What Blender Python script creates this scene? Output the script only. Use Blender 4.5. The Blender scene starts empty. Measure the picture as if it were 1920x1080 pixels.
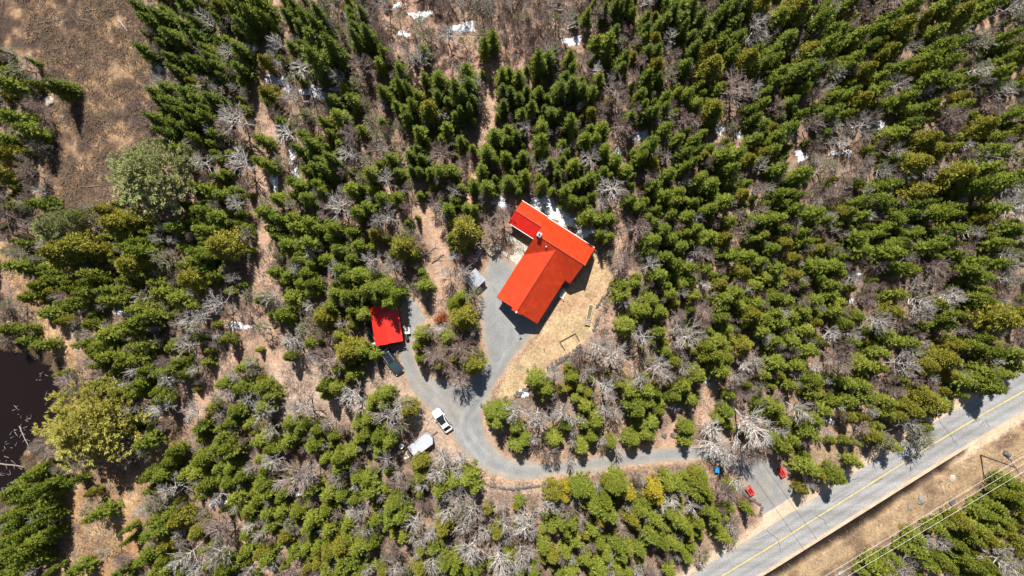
import bpy, bmesh, math, random
import numpy as np
from mathutils import Vector, Matrix
random.seed(7); rng = np.random.default_rng(11)
sc = bpy.context.scene
C = sc.collection
R = math.radians

# ---------------------------------------------------------------- camera, sky, sun, exposure
H_CAM = 120.0                      # drone height; image centre is the nadir
cam_d = bpy.data.cameras.new('camera'); cam = bpy.data.objects.new('camera', cam_d); C.objects.link(cam)
cam_d.sensor_width = 36.0; cam_d.lens = 24.0; cam_d.clip_start = 1.0; cam_d.clip_end = 3000.0
cam.location = (0, 0, H_CAM); cam.rotation_euler = (0, 0, 0)
sc.camera = cam
SUN_EL = 55.0; SUN_AZ = 9.0        # sun stands behind the top edge of the picture, a little to the left
world = bpy.data.worlds.new('World'); sc.world = world; world.use_nodes = True
wn = world.node_tree.nodes; wl = world.node_tree.links
sky = wn.new('ShaderNodeTexSky'); sky.sky_type = 'NISHITA'; sky.sun_disc = False
sky.sun_elevation = R(SUN_EL); sky.sun_rotation = R(-SUN_AZ); sky.altitude = 300
wn['Background'].inputs['Strength'].default_value = 0.055
wl.new(sky.outputs[0], wn['Background'].inputs['Color'])
sl = bpy.data.lights.new('sun', 'SUN'); sl.energy = 5.0; sl.angle = R(0.5); sl.color = (1.0, 0.955, 0.88)
sun = bpy.data.objects.new('sun', sl); C.objects.link(sun)
sdir = Vector((-math.sin(R(SUN_AZ)) * math.cos(R(SUN_EL)), math.cos(R(SUN_AZ)) * math.cos(R(SUN_EL)), math.sin(R(SUN_EL))))
sun.rotation_euler = sdir.to_track_quat('Z', 'Y').to_euler(); sun.location = sdir * 200
vs = sc.view_settings
vs.view_transform = 'Standard'; vs.look = 'None'; vs.gamma = 1.0; vs.use_curve_mapping = False; vs.exposure = 0.9
sc.cycles.max_bounces = 5; sc.cycles.diffuse_bounces = 2; sc.cycles.glossy_bounces = 2; sc.cycles.transmission_bounces = 2

# ---------------------------------------------------------------- helpers
PPM = 1280.0 / H_CAM               # photo pixels per metre on the ground
def W(px, py, z=0.0):              # metres on the ground plan for a point of height z seen at a map position
    k = (H_CAM - z) / 1280.0
    return ((px - 960) * k, (540 - py) * k)
def WP(pts, z=0.0): return [W(x, y, z) for x, y in pts]

def tag(o, label=None, cat=None, group=None, kind=None):
    if label: o['label'] = label
    if cat: o['category'] = cat
    if group: o['group'] = group
    if kind: o['kind'] = kind
    return o
def empty(name, loc, rz=0.0, scale=(1, 1, 1)):
    o = bpy.data.objects.new(name, None); C.objects.link(o)
    o.location = loc; o.rotation_euler = (0, 0, rz); o.scale = scale; o.empty_display_size = 0.3
    return o
def link(name, me, parent=None, loc=None):
    o = bpy.data.objects.new(name, me); C.objects.link(o)
    if parent: o.parent = parent
    if loc: o.location = loc
    return o

class MB:
    def __init__(s): s.v = []; s.f = []
    def add(s, vs_, fs_):
        n = len(s.v); s.v += [tuple(p) for p in vs_]; s.f += [tuple(i + n for i in f) for f in fs_]; return s
    def box(s, c, d, rz=0.0, taper=1.0):
        x, y, z = d[0] / 2, d[1] / 2, d[2] / 2; ca, sa = math.cos(rz), math.sin(rz); P = []
        for k in (-1, 1):
            t = taper if k > 0 else 1.0
            for (i, j) in ((-1, -1), (1, -1), (1, 1), (-1, 1)):
                a, b = i * x * t, j * y * t
                P.append((c[0] + a * ca - b * sa, c[1] + a * sa + b * ca, c[2] + k * z))
        return s.add(P, [(3, 2, 1, 0), (4, 5, 6, 7), (0, 1, 5, 4), (1, 2, 6, 5), (2, 3, 7, 6), (3, 0, 4, 7)])
    def prism(s, poly, z0, z1):
        n = len(poly)
        P = [(x, y, z0) for x, y in poly] + [(x, y, z1) for x, y in poly]
        return s.add(P, [tuple(range(n - 1, -1, -1)), tuple(range(n, 2 * n))] + [(i, (i + 1) % n, n + (i + 1) % n, n + i) for i in range(n)])
    def tube(s, p0, p1, r0, r1, n=6):
        p0 = Vector(p0); p1 = Vector(p1); d = (p1 - p0).normalized()
        a = d.orthogonal().normalized(); b = d.cross(a); P = []
        for p, r in ((p0, r0), (p1, r1)):
            for i in range(n):
                t = 2 * math.pi * i / n; P.append(p + a * (r * math.cos(t)) + b * (r * math.sin(t)))
        return s.add(P, [(i, (i + 1) % n, n + (i + 1) % n, n + i) for i in range(n)] + [tuple(range(n - 1, -1, -1)), tuple(range(n, 2 * n))])
    def loft(s, rings, cap=True):
        n = len(rings[0]); base = len(s.v)
        for r in rings: s.v += [tuple(p) for p in r]
        for k in range(len(rings) - 1):
            for i in range(n):
                a = base + k * n + i; b = base + k * n + (i + 1) % n
                s.f.append((a, b, b + n, a + n))
        if cap:
            s.f.append(tuple(base + i for i in range(n - 1, -1, -1)))
            s.f.append(tuple(base + (len(rings) - 1) * n + i for i in range(n)))
        return s
    def slab(s, top, th):           # planar polygon in space, thickened downwards
        n = len(top); P = list(top) + [(x, y, z - th) for x, y, z in top]
        return s.add(P, [tuple(range(n)), tuple(range(2 * n - 1, n - 1, -1))] + [(i, n + i, n + (i + 1) % n, (i + 1) % n) for i in range(n)])
    def mesh(s, name, mat, smooth=False):
        me = bpy.data.meshes.new(name); me.from_pydata(s.v, [], s.f); me.update()
        bm = bmesh.new(); bm.from_mesh(me); bmesh.ops.recalc_face_normals(bm, faces=bm.faces); bm.to_mesh(me); bm.free()
        if mat: me.materials.append(mat)
        if smooth: me.polygons.foreach_set('use_smooth', [True] * len(me.polygons))
        return me
    def build(s, name, mat, parent=None, smooth=False, loc=None):
        return link(name, s.mesh(name, mat, smooth), parent, loc)

def np_mesh(name, verts, quads, mat, tris=False, attrs=None, smooth=False):
    me = bpy.data.meshes.new(name); k = 3 if tris else 4
    me.vertices.add(len(verts)); me.vertices.foreach_set('co', np.asarray(verts, np.float32).ravel())
    nf = len(quads); me.loops.add(nf * k); me.loops.foreach_set('vertex_index', np.asarray(quads, np.int32).ravel())
    me.polygons.add(nf); me.polygons.foreach_set('loop_start', np.arange(0, nf * k, k, dtype=np.int32))
    me.polygons.foreach_set('loop_total', np.full(nf, k, np.int32))
    if smooth: me.polygons.foreach_set('use_smooth', np.ones(nf, bool))
    me.update(calc_edges=True)
    if mat: me.materials.append(mat)
    for nm, (typ, arr) in (attrs or {}).items():
        a = me.attributes.new(nm, typ, 'POINT')
        a.data.foreach_set('color' if typ == 'FLOAT_COLOR' else 'value', np.asarray(arr, np.float32).ravel())
    return me

# value noise on arrays of metres
_lat = rng.random((256, 256))
def vnoise(x, y, s, ox=0.0):
    x = np.asarray(x) / s + 37.3 + ox; y = np.asarray(y) / s + 91.7 + ox * 1.7
    xi = np.floor(x).astype(int); yi = np.floor(y).astype(int); fx = x - xi; fy = y - yi
    fx = fx * fx * (3 - 2 * fx); fy = fy * fy * (3 - 2 * fy)
    g = lambda a, b: _lat[a % 256, b % 256]
    return (g(xi, yi) * (1 - fx) + g(xi + 1, yi) * fx) * (1 - fy) + (g(xi, yi + 1) * (1 - fx) + g(xi + 1, yi + 1) * fx) * fy
def fbm(x, y, s, ox=0.0):
    return (vnoise(x, y, s, ox) + .5 * vnoise(x, y, s / 2, ox + 5) + .25 * vnoise(x, y, s / 4, ox + 9)) / 1.75
def sdist(x, y, poly):              # signed distance in metres, negative inside
    x = np.asarray(x, float); y = np.asarray(y, float)
    d = np.full(x.shape, 1e9); ins = np.zeros(x.shape, bool); n = len(poly)
    for i in range(n):
        (ax, ay), (bx, by) = poly[i], poly[(i + 1) % n]
        ex, ey = bx - ax, by - ay; t = np.clip(((x - ax) * ex + (y - ay) * ey) / (ex * ex + ey * ey + 1e-12), 0, 1)
        d = np.minimum(d, np.hypot(x - ax - t * ex, y - ay - t * ey))
        if abs(ey) > 1e-9:
            c = ((ay > y) != (by > y)) & (x < ex * (y - ay) / ey + ax); ins ^= c
    return np.where(ins, -d, d)
def ldist(x, y, line):
    x = np.asarray(x, float); y = np.asarray(y, float); d = np.full(x.shape, 1e9)
    for i in range(len(line) - 1):
        (ax, ay), (bx, by) = line[i], line[i + 1]
        ex, ey = bx - ax, by - ay; t = np.clip(((x - ax) * ex + (y - ay) * ey) / (ex * ex + ey * ey), 0, 1)
        d = np.minimum(d, np.hypot(x - ax - t * ex, y - ay - t * ey))
    return d
def sstep(a, b, x):
    t = np.clip((x - a) / (b - a), 0, 1); return t * t * (3 - 2 * t)

# ---------------------------------------------------------------- materials
def nmat(name):
    m = bpy.data.materials.new(name); m.use_nodes = True
    nt = m.node_tree; return m, nt.nodes, nt.links, nt.nodes['Principled BSDF']
def plain(name, col, rough=.6, metal=0.0, var=.15, scale=3.0, spec=.4, bump=0.0, bscale=20.0, coat=0.0):
    m, N, L, B = nmat(name)
    B.inputs['Roughness'].default_value = rough; B.inputs['Metallic'].default_value = metal
    B.inputs['Specular IOR Level'].default_value = spec; B.inputs['Coat Weight'].default_value = coat
    tc = N.new('ShaderNodeTexCoord'); nz = N.new('ShaderNodeTexNoise'); nz.inputs['Scale'].default_value = scale; nz.inputs['Detail'].default_value = 6
    L.new(tc.outputs['Object'], nz.inputs['Vector'])
    mx = N.new('ShaderNodeMix'); mx.data_type = 'RGBA'
    mx.inputs[6].default_value = tuple(c * (1 - var) for c in col) + (1,); mx.inputs[7].default_value = tuple(min(1, c * (1 + var)) for c in col) + (1,)
    rp = N.new('ShaderNodeMapRange'); rp.inputs[1].default_value = .3; rp.inputs[2].default_value = .7
    L.new(nz.outputs['Fac'], rp.inputs[0]); L.new(rp.outputs[0], mx.inputs[0]); L.new(mx.outputs[2], B.inputs['Base Color'])
    if bump:
        n2 = N.new('ShaderNodeTexNoise'); n2.inputs['Scale'].default_value = bscale; n2.inputs['Detail'].default_value = 5
        L.new(tc.outputs['Object'], n2.inputs['Vector'])
        bp = N.new('ShaderNodeBump'); bp.inputs['Strength'].default_value = bump; bp.inputs['Distance'].default_value = .05
        L.new(n2.outputs['Fac'], bp.inputs['Height']); L.new(bp.outputs[0], B.inputs['Normal'])
    return m
def foliage(name, c1, c2, tip, trans=.28):
    m, N, L, B = nmat(name)
    B.inputs['Roughness'].default_value = .55; B.inputs['Specular IOR Level'].default_value = .25
    oi = N.new('ShaderNodeObjectInfo'); at = N.new('ShaderNodeAttribute'); at.attribute_name = 'v'
    mx = N.new('ShaderNodeMix'); mx.data_type = 'RGBA'; mx.inputs[6].default_value = c1 + (1,); mx.inputs[7].default_value = c2 + (1,)
    L.new(oi.outputs['Random'], mx.inputs[0])
    m2 = N.new('ShaderNodeMix'); m2.data_type = 'RGBA'; m2.inputs[7].default_value = tip + (1,)
    pw = N.new('ShaderNodeMath'); pw.operation = 'POWER'; pw.inputs[1].default_value = 1.7
    L.new(at.outputs['Fac'], pw.inputs[0]); ml = N.new('ShaderNodeMath'); ml.operation = 'MULTIPLY'; ml.inputs[1].default_value = .75
    L.new(pw.outputs[0], ml.inputs[0]); L.new(ml.outputs[0], m2.inputs[0]); L.new(mx.outputs[2], m2.inputs[6])
    L.new(m2.outputs[2], B.inputs['Base Color'])
    tr = N.new('ShaderNodeBsdfTranslucent'); L.new(m2.outputs[2], tr.inputs['Color'])
    sh = N.new('ShaderNodeMixShader'); sh.inputs[0].default_value = trans
    L.new(B.outputs[0], sh.inputs[1]); L.new(tr.outputs[0], sh.inputs[2]); L.new(sh.outputs[0], N['Material Output'].inputs['Surface'])
    return m
def twig(name, c1, c2):
    m, N, L, B = nmat(name); B.inputs['Roughness'].default_value = .8; B.inputs['Specular IOR Level'].default_value = .15
    oi = N.new('ShaderNodeObjectInfo'); at = N.new('ShaderNodeAttribute'); at.attribute_name = 'v'
    ad = N.new('ShaderNodeMath'); ad.operation = 'MULTIPLY_ADD'; ad.inputs[1].default_value = .5
    hl = N.new('ShaderNodeMath'); hl.operation = 'MULTIPLY'; hl.inputs[1].default_value = .5
    L.new(oi.outputs['Random'], hl.inputs[0]); L.new(at.outputs['Fac'], ad.inputs[0]); L.new(hl.outputs[0], ad.inputs[2])
    mx = N.new('ShaderNodeMix'); mx.data_type = 'RGBA'; mx.inputs[6].default_value = c1 + (1,); mx.inputs[7].default_value = c2 + (1,)
    L.new(ad.outputs[0], mx.inputs[0]); L.new(mx.outputs[2], B.inputs['Base Color'])
    return m

M = {}
M['fir'] = foliage('fir_needles', (.080, .122, .012), (.132, .164, .016), (.275, .296, .035), .12)
M['spruce'] = foliage('spruce_needles', (.054, .092, .011), (.094, .124, .014), (.225, .248, .028), .12)
M['cedar'] = foliage('cedar_sprays', (.106, .144, .016), (.168, .192, .023), (.315, .322, .044), .12)
M['ycedar'] = foliage('olive_cedar_sprays', (.160, .166, .020), (.220, .200, .025), (.370, .330, .050), .12)
M['gold'] = foliage('golden_sprays', (.300, .250, .020), (.360, .280, .024), (.480, .390, .050), .12)
M['pine'] = foliage('pine_needles', (.200, .225, .085), (.240, .255, .090), (.370, .370, .160), .15)
M['ypine'] = foliage('yellow_pine_needles', (.270, .250, .050), (.320, .285, .055), (.460, .420, .100), .15)
M['grey'] = foliage('grey_green_sprays', (.130, .135, .055), (.175, .165, .075), (.270, .250, .140), .2)
M['rust'] = foliage('rust_leaves', (.26, .07, .018), (.32, .09, .02), (.42, .15, .04))
M['birch'] = twig('pale_bark', (.19, .155, .135), (.68, .64, .59))
M['maple'] = twig('brown_bark', (.175, .120, .105), (.42, .335, .295))
M['greybark'] = twig('grey_bark', (.22, .195, .17), (.46, .42, .38))
M['bark'] = plain('conifer_bark', (.10, .075, .06), .9, var=.3, scale=6, spec=.1)
M['brush'] = twig('dry_brush', (.055, .036, .026), (.25, .175, .110))
M['straw'] = twig('dry_straw', (.22, .15, .08), (.46, .35, .20))
M['deadwood'] = twig('dead_wood', (.14, .105, .085), (.36, .31, .27))
M['litter_twig'] = twig('fallen_twigs', (.08, .052, .04), (.26, .20, .165))

# ground: cover colour per place, broken up by several grains of noise
def ground_mat():
    m, N, L, B = nmat('forest_floor'); B.inputs['Roughness'].default_value = .95; B.inputs['Specular IOR Level'].default_value = .1
    at = N.new('ShaderNodeVertexColor'); at.layer_name = 'cover'
    tc = N.new('ShaderNodeTexCoord')
    def noise(s, d=6, ro=.6):
        n = N.new('ShaderNodeTexNoise'); n.inputs['Scale'].default_value = s; n.inputs['Detail'].default_value = d; n.inputs['Roughness'].default_value = ro
        L.new(tc.outputs['Object'], n.inputs['Vector']); return n
    def mr(src, a, b, c, d):
        r = N.new('ShaderNodeMapRange'); r.inputs[1].default_value = a; r.inputs[2].default_value = b; r.inputs[3].default_value = c; r.inputs[4].default_value = d
        L.new(src, r.inputs[0]); return r.outputs[0]
    n1 = noise(.35); n2 = noise(2.2, 8, .7); n3 = noise(7, 4, .7)
    a = mr(n1.outputs['Fac'], .3, .7, .72, 1.28); b = mr(n2.outputs['Fac'], .3, .7, .58, 1.42); c = mr(n3.outputs['Fac'], .3, .7, .6, 1.4)
    m1 = N.new('ShaderNodeMath'); m1.operation = 'MULTIPLY'; L.new(a, m1.inputs[0]); L.new(b, m1.inputs[1])
    m2 = N.new('ShaderNodeMath'); m2.operation = 'MULTIPLY'; L.new(m1.outputs[0], m2.inputs[0]); L.new(c, m2.inputs[1])
    vm = N.new('ShaderNodeVectorMath'); vm.operation = 'SCALE'; L.new(at.outputs['Color'], vm.inputs[0]); L.new(m2.outputs[0], vm.inputs['Scale'])
    # dead leaves lie in warm drifts
    mx = N.new('ShaderNodeMix'); mx.data_type = 'RGBA'; mx.blend_type = 'MULTIPLY'
    n4 = noise(.9, 5, .65); L.new(mr(n4.outputs['Fac'], .42, .62, 0, 1), mx.inputs[0])
    mx.inputs[7].default_value = (1.06, .92, .84, 1); L.new(vm.outputs[0], mx.inputs[6]); L.new(mx.outputs[2], B.inputs['Base Color'])
    bp = N.new('ShaderNodeBump'); bp.inputs['Strength'].default_value = .7; bp.inputs['Distance'].default_value = .12
    L.new(n2.outputs['Fac'], bp.inputs['Height']); L.new(bp.outputs[0], B.inputs['Normal'])
    return m
M['ground'] = ground_mat()
def surf(name, c1, c2, stretch=None, s1=.5, s2=9.0, rough=.9, grit=.25, bump=.25, cover=False):
    m, N, L, B = nmat(name); B.inputs['Roughness'].default_value = rough; B.inputs['Specular IOR Level'].default_value = .25
    tc = N.new('ShaderNodeTexCoord'); mp = N.new('ShaderNodeMapping'); L.new(tc.outputs['Object'], mp.inputs[0])
    if stretch: mp.inputs['Rotation'].default_value = (0, 0, stretch[0]); mp.inputs['Scale'].default_value = (stretch[1], stretch[2], 1)
    n1 = N.new('ShaderNodeTexNoise'); n1.inputs['Scale'].default_value = s1; n1.inputs['Detail'].default_value = 7; n1.inputs['Roughness'].default_value = .65
    L.new(mp.outputs[0], n1.inputs['Vector'])
    r = N.new('ShaderNodeMapRange'); r.inputs[1].default_value = .32; r.inputs[2].default_value = .68; L.new(n1.outputs['Fac'], r.inputs[0])
    mx = N.new('ShaderNodeMix'); mx.data_type = 'RGBA'; mx.inputs[6].default_value = c1 + (1,); mx.inputs[7].default_value = c2 + (1,); L.new(r.outputs[0], mx.inputs[0])
    n2 = N.new('ShaderNodeTexNoise'); n2.inputs['Scale'].default_value = s2; n2.inputs['Detail'].default_value = 5; L.new(tc.outputs['Object'], n2.inputs['Vector'])
    r2 = N.new('ShaderNodeMapRange'); r2.inputs[1].default_value = .3; r2.inputs[2].default_value = .7; r2.inputs[3].default_value = 1 - grit; r2.inputs[4].default_value = 1 + grit
    L.new(n2.outputs['Fac'], r2.inputs[0])
    vm = N.new('ShaderNodeVectorMath'); vm.operation = 'SCALE'; L.new(mx.outputs[2], vm.inputs[0]); L.new(r2.outputs[0], vm.inputs['Scale'])
    if cover:
        at = N.new('ShaderNodeVertexColor'); at.layer_name = 'cover'; mm_ = N.new('ShaderNodeMix'); mm_.data_type = 'RGBA'; mm_.blend_type = 'MULTIPLY'; mm_.inputs[0].default_value = 1
        L.new(vm.outputs[0], mm_.inputs[6]); L.new(at.outputs['Color'], mm_.inputs[7]); L.new(mm_.outputs[2], B.inputs['Base Color'])
    else: L.new(vm.outputs[0], B.inputs['Base Color'])
    bp = N.new('ShaderNodeBump'); bp.inputs['Strength'].default_value = bump; bp.inputs['Distance'].default_value = .04
    L.new(n2.outputs['Fac'], bp.inputs['Height']); L.new(bp.outputs[0], B.inputs['Normal'])
    return m
ROAD_A = math.atan2(0.62, 1.0)
M['gravel'] = surf('driveway_gravel', (.162, .164, .165), (.218, .219, .216), s1=.5, s2=5, grit=.22, cover=True)
M['asphalt'] = surf('worn_asphalt', (.175, .173, .172), (.270, .265, .258), stretch=(-ROAD_A, .05, 1.0), s1=.55, s2=4, grit=.2, cover=True)
M['sand'] = surf('shoulder_sand', (.34, .26, .18), (.47, .38, .285), s1=.5, s2=5)
M['paint'] = surf('yellow_road_paint', (.30, .27, .19), (.60, .43, .08), s1=1.1, s2=6, rough=.6)
M['crack'] = plain('crack_tar', (.035, .034, .033), .8)
M['concrete'] = surf('patio_concrete', (.33, .30, .25), (.46, .43, .37), s1=.8, s2=5)
M['snow'] = surf('old_snow', (.36, .36, .36), (.76, .79, .83), s1=2.2, s2=7, grit=.25, bump=.6, rough=.7)
M['stone'] = surf('grey_stone', (.13, .12, .11), (.30, .28, .26), s1=2, s2=9, bump=.6)
M['dstone'] = surf('dark_stone', (.060, .055, .052), (.16, .145, .135), s1=2, s2=9, bump=.6)
M['tstone'] = surf('tan_stone', (.30, .25, .20), (.46, .39, .32), s1=2, s2=9, bump=.6)
m, N, L, B = nmat('pond_water'); M['water'] = m
B.inputs['Base Color'].default_value = (.009, .0055, .0045, 1); B.inputs['Roughness'].default_value = .06; B.inputs['IOR'].default_value = 1.33
nz = N.new('ShaderNodeTexNoise'); nz.inputs['Scale'].default_value = 1.2; bp = N.new('ShaderNodeBump'); bp.inputs['Strength'].default_value = .05
L.new(nz.outputs['Fac'], bp.inputs['Height']); L.new(bp.outputs[0], B.inputs['Normal'])
M['roof'] = plain('red_roof_metal', (.43, .038, .008), .45, var=.2, scale=1.1, spec=.4, bump=.05)
M['roofcap'] = plain('red_ridge_cap', (.36, .028, .012), .42, var=.06)
M['shedroof'] = plain('shed_red_metal', (.58, .020, .012), .45, var=.14, scale=1.2, spec=.5)
M['fascia'] = plain('white_fascia', (.72, .71, .69), .5)
M['wall'] = plain('cream_siding', (.50, .45, .37), .7)
M['shedwall'] = plain('red_board_wall', (.34, .035, .025), .8)
M['glass'] = plain('dark_glass', (.012, .015, .018), .06, var=.05, spec=.6)
M['tealglass'] = plain('green_tinted_glass', (.04, .11, .105), .05, var=.1, spec=.7)
M['brick'] = plain('chimney_brick', (.23, .12, .09), .9, var=.3, scale=9)
M['steel'] = plain('galvanised_steel', (.50, .50, .50), .35, metal=.8)
M['black'] = plain('black_rubber', (.014, .014, .015), .8)
M['darkmetal'] = plain('dark_metal', (.035, .036, .04), .4, metal=.5)
M['deck'] = plain('weathered_deck', (.27, .235, .20), .8, var=.3, scale=5)
M['wood'] = plain('grey_wood', (.34, .28, .22), .85, var=.3, scale=6)
M['palewood'] = plain('pale_wood', (.55, .48, .38), .8, var=.2, scale=6)
M['darkwood'] = plain('dark_stained_wood', (.070, .048, .036), .8, var=.3, scale=6)
M['soil'] = plain('garden_soil', (.12, .10, .05), .95, var=.4, scale=8)
M['whitepaint'] = plain('white_car_paint', (.62, .62, .62), .25, var=.02, spec=.5, coat=.6)
M['navypaint'] = plain('dark_blue_car_paint', (.026, .032, .046), .22, var=.05, spec=.5, coat=.6)
M['silver'] = plain('silver_trim', (.45, .45, .47), .3, metal=.7)
M['headlamp'] = plain('clear_lamp', (.7, .72, .75), .1)
M['tail'] = plain('red_lamp', (.4, .02, .02), .2)
M['trailer'] = plain('silver_trailer_skin', (.36, .38, .42), .5, var=.08, metal=.0)
M['zinc'] = plain('zinc_sheet_roof', (.34, .36, .39), .4, var=.2, scale=2, metal=.2)
M['white'] = plain('white_enamel', (.78, .78, .76), .4, var=.05)
M['tarp'] = plain('black_tarp', (.022, .026, .032), .25, var=.3, spec=.6, bump=.5, bscale=3)
M['redwood'] = plain('red_painted_wood', (.42, .030, .026), .55, var=.1)
M['blue'] = plain('blue_plastic', (.012, .22, .62), .4, var=.05)
M['wire'] = plain('aluminium_wire', (.62, .60, .56), .35, metal=.3)
M['pole'] = plain('creosoted_pole', (.10, .078, .062), .85, var=.3)
# ---------------------------------------------------------------- the plan of the place (surveyed positions, turned to metres)
DRIVE = WP([(750, 556), (776, 556), (800, 598), (790, 612), (778, 622), (774, 650), (782, 688), (800, 706), (835, 714), (872, 716), (903, 690),
    (911, 668), (903, 615), (895, 578), (906, 545), (906, 510), (926, 474), (968, 500), (1010, 540), (1014, 612), (976, 652), (955, 684),
    (935, 714), (916, 747), (905, 772), (906, 795), (914, 822), (933, 846), (962, 862), (1000, 868), (1040, 867), (1100, 859), (1160, 851), (1240, 839),
    (1310, 836), (1375, 848), (1420, 848), (1452, 872), (1480, 908), (1508, 950), (1520, 985), (1440, 1035), (1432, 965), (1412, 925), (1385, 893),
    (1350, 869), (1310, 862), (1240, 868), (1160, 876), (1090, 887), (1040, 893), (1000, 900), (960, 899), (921, 888), (890, 870), (868, 850), (852, 826),
    (842, 800), (818, 777), (793, 757), (773, 736), (761, 712), (755, 690), (746, 670), (754, 655), (760, 640), (757, 600)])
LAWN = WP([(1110, 470), (1136, 488), (1148, 520), (1143, 545), (1128, 565), (1117, 592), (1108, 622), (1092, 640), (1086, 654), (1060, 668), (1030, 688),
    (1000, 708), (976, 736), (950, 748), (928, 742), (945, 715), (958, 690), (985, 655), (1008, 620), (1040, 580), (1080, 530)])
CLEARING = WP([(-80, -60), (250, -60), (262, 40), (285, 110), (272, 150), (300, 200), (290, 262), (230, 275), (215, 320), (200, 380), (130, 400), (95, 370), (85, 300),
    (100, 230), (88, 190), (75, 120), (0, 95), (-80, 90)])
BLEFT = WP([(130, 905), (165, 875), (240, 870), (275, 850), (330, 800), (345, 810), (280, 890), (262, 945), (270, 985), (262, 1035), (255, 1120), (70, 1120), (118, 1040), (122, 950)])
YARD = WP([(560, 640), (600, 660), (640, 700), (700, 700), (740, 690), (770, 720), (800, 765), (830, 800), (870, 860), (905, 885), (960, 905), (1030, 900), (1050, 905),
    (1010, 930), (930, 930), (890, 920), (860, 880), (800, 850), (740, 760), (640, 790), (560, 800), (520, 760), (500, 700)])
TRAIL1 = WP([(505, -20), (506, 60), (498, 140), (505, 230), (497, 330), (500, 420), (490, 520), (497, 600), (515, 680), (540, 740), (600, 780)])
TRAIL2 = WP([(0, 470), (35, 520), (62, 570), (95, 620), (125, 665), (142, 705), (150, 745), (140, 770)])
TRAIL3 = WP([(440, 600), (455, 640), (420, 700), (385, 745), (350, 790), (300, 850), (270, 880)])
TRAIL4 = WP([(800, 400), (815, 440), (830, 500), (820, 560), (810, 600)])
TRAIL5 = WP([(1165, 380), (1160, 440), (1170, 520), (1160, 600), (1150, 640), (1190, 700)])
TRAIL6 = WP([(1335, 680), (1330, 740), (1320, 790), (1260, 810), (1255, 840)])
TRAIL7 = WP([(1740, 20), (1732, 70), (1715, 105)])
TRAIL8 = WP([(905, 100), (935, 130), (925, 180), (915, 240), (905, 300), (880, 370)])
SPARSE = WP([(880, -40), (1070, -40), (1060, 60), (1035, 110), (985, 110), (950, 140), (900, 140), (840, 130), (700, 90), (690, 40), (760, -40)])
POND = WP([(-200, 600), (-40, 612), (8, 648), (60, 655), (98, 672), (116, 698), (120, 735), (104, 752), (128, 775), (120, 800), (80, 815), (55, 845), (58, 878), (35, 905), (0, 935), (-80, 1000), (-200, 1000)])
ROADC = WP([(1150, 1206), (1350, 1082), (1440, 1027.5), (1603, 925), (1785, 811), (1920, 733), (2120, 620)])
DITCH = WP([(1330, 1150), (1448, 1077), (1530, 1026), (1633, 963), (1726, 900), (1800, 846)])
CORR = WP([(1380, 1120), (1560, 1000), (1800, 845), (2000, 720), (2050, 800), (1900, 900), (1840, 935), (1800, 955), (1700, 985), (1620, 1045), (1540, 1120)])
FRONT = WP([(1470, 850), (1560, 830), (1640, 840), (1670, 870), (1560, 930), (1510, 950), (1480, 905)])
HOUSE_U = Vector((.8434, -.5373, 0)); HOUSE_V = Vector((-.5373, -.8434, 0))
def HX(u, v): p = HOUSE_U * u + HOUSE_V * v; return (p.x, p.y)
HOUSE_FOOT = [HX(-1.4, 3.2), HX(7.0, 3.0), HX(7.0, -5.9), HX(8.2, -5.9), HX(8.2, -13.5), HX(-6.6, -13.6), HX(-6.6, -9.1), HX(-1.4, -9.1)]
SHED_C = W(729, 606); SHED_A = math.atan2(-69, 11) + math.pi / 2     # ridge axis

# ---------------------------------------------------------------- ground: one sheet to the horizon
GX0, GX1, GY0, GY1, GS = -112.0, 112.0, -72.0, 72.0, .4
xs = np.arange(GX0, GX1 + .01, GS); ys = np.arange(GY0, GY1 + .01, GS)
X, Y = np.meshgrid(xs, ys, indexing='ij')
wx = X + (fbm(X, Y, 5, 3) - .5) * 2.4; wy = Y + (fbm(X, Y, 5, 13) - .5) * 2.4       # wobble for zone edges
fx = X + (fbm(X, Y, 2.2, 23) - .5) * 1.1; fy = Y + (fbm(X, Y, 2.2, 33) - .5) * 1.1
dD = sdist(fx, fy, DRIVE); dR = ldist(X, Y, ROADC) + (fbm(X, Y, 3, 43) - .5) * 1.6
dL = sdist(wx, wy, LAWN); dP = sdist(wx, wy, POND); dC = sdist(wx, wy, CLEARING); dB = sdist(wx, wy, BLEFT)
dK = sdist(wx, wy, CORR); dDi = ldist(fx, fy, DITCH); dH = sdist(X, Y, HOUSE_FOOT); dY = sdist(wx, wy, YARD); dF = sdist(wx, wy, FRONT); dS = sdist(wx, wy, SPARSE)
dT = np.minimum.reduce([ldist(wx, wy, t) for t in (TRAIL1, TRAIL2, TRAIL3, TRAIL4, TRAIL5, TRAIL6, TRAIL7, TRAIL8)])
dTa = ldist(wx, wy, TRAIL2)
rough_h = (fbm(X, Y, 9, 50) - .5) * .7 + (fbm(X, Y, 1.6, 60) - .5) * .22
flat = sstep(.3, 4.0, np.minimum.reduce([dD, dR - 4.4, dH - .3])) * (1 - .75 * sstep(1.0, -1.0, dL)) * (1 - .5 * sstep(1, -1, dK))
Z = rough_h * flat + .05
Z += np.clip((dD - .38) * .14, -.19, 0.0) + sstep(.3, 1.2, dD) * .03
Z += np.clip((dR - 4.4) * .14, -.14, 0.0)
Z -= 1.15 * np.exp(-(dDi / .9) ** 4)
Z -= .9 * sstep(.6, -1.6, dP) - .10 * sstep(4, 0, dP)
WATER_Z = -.34
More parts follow.
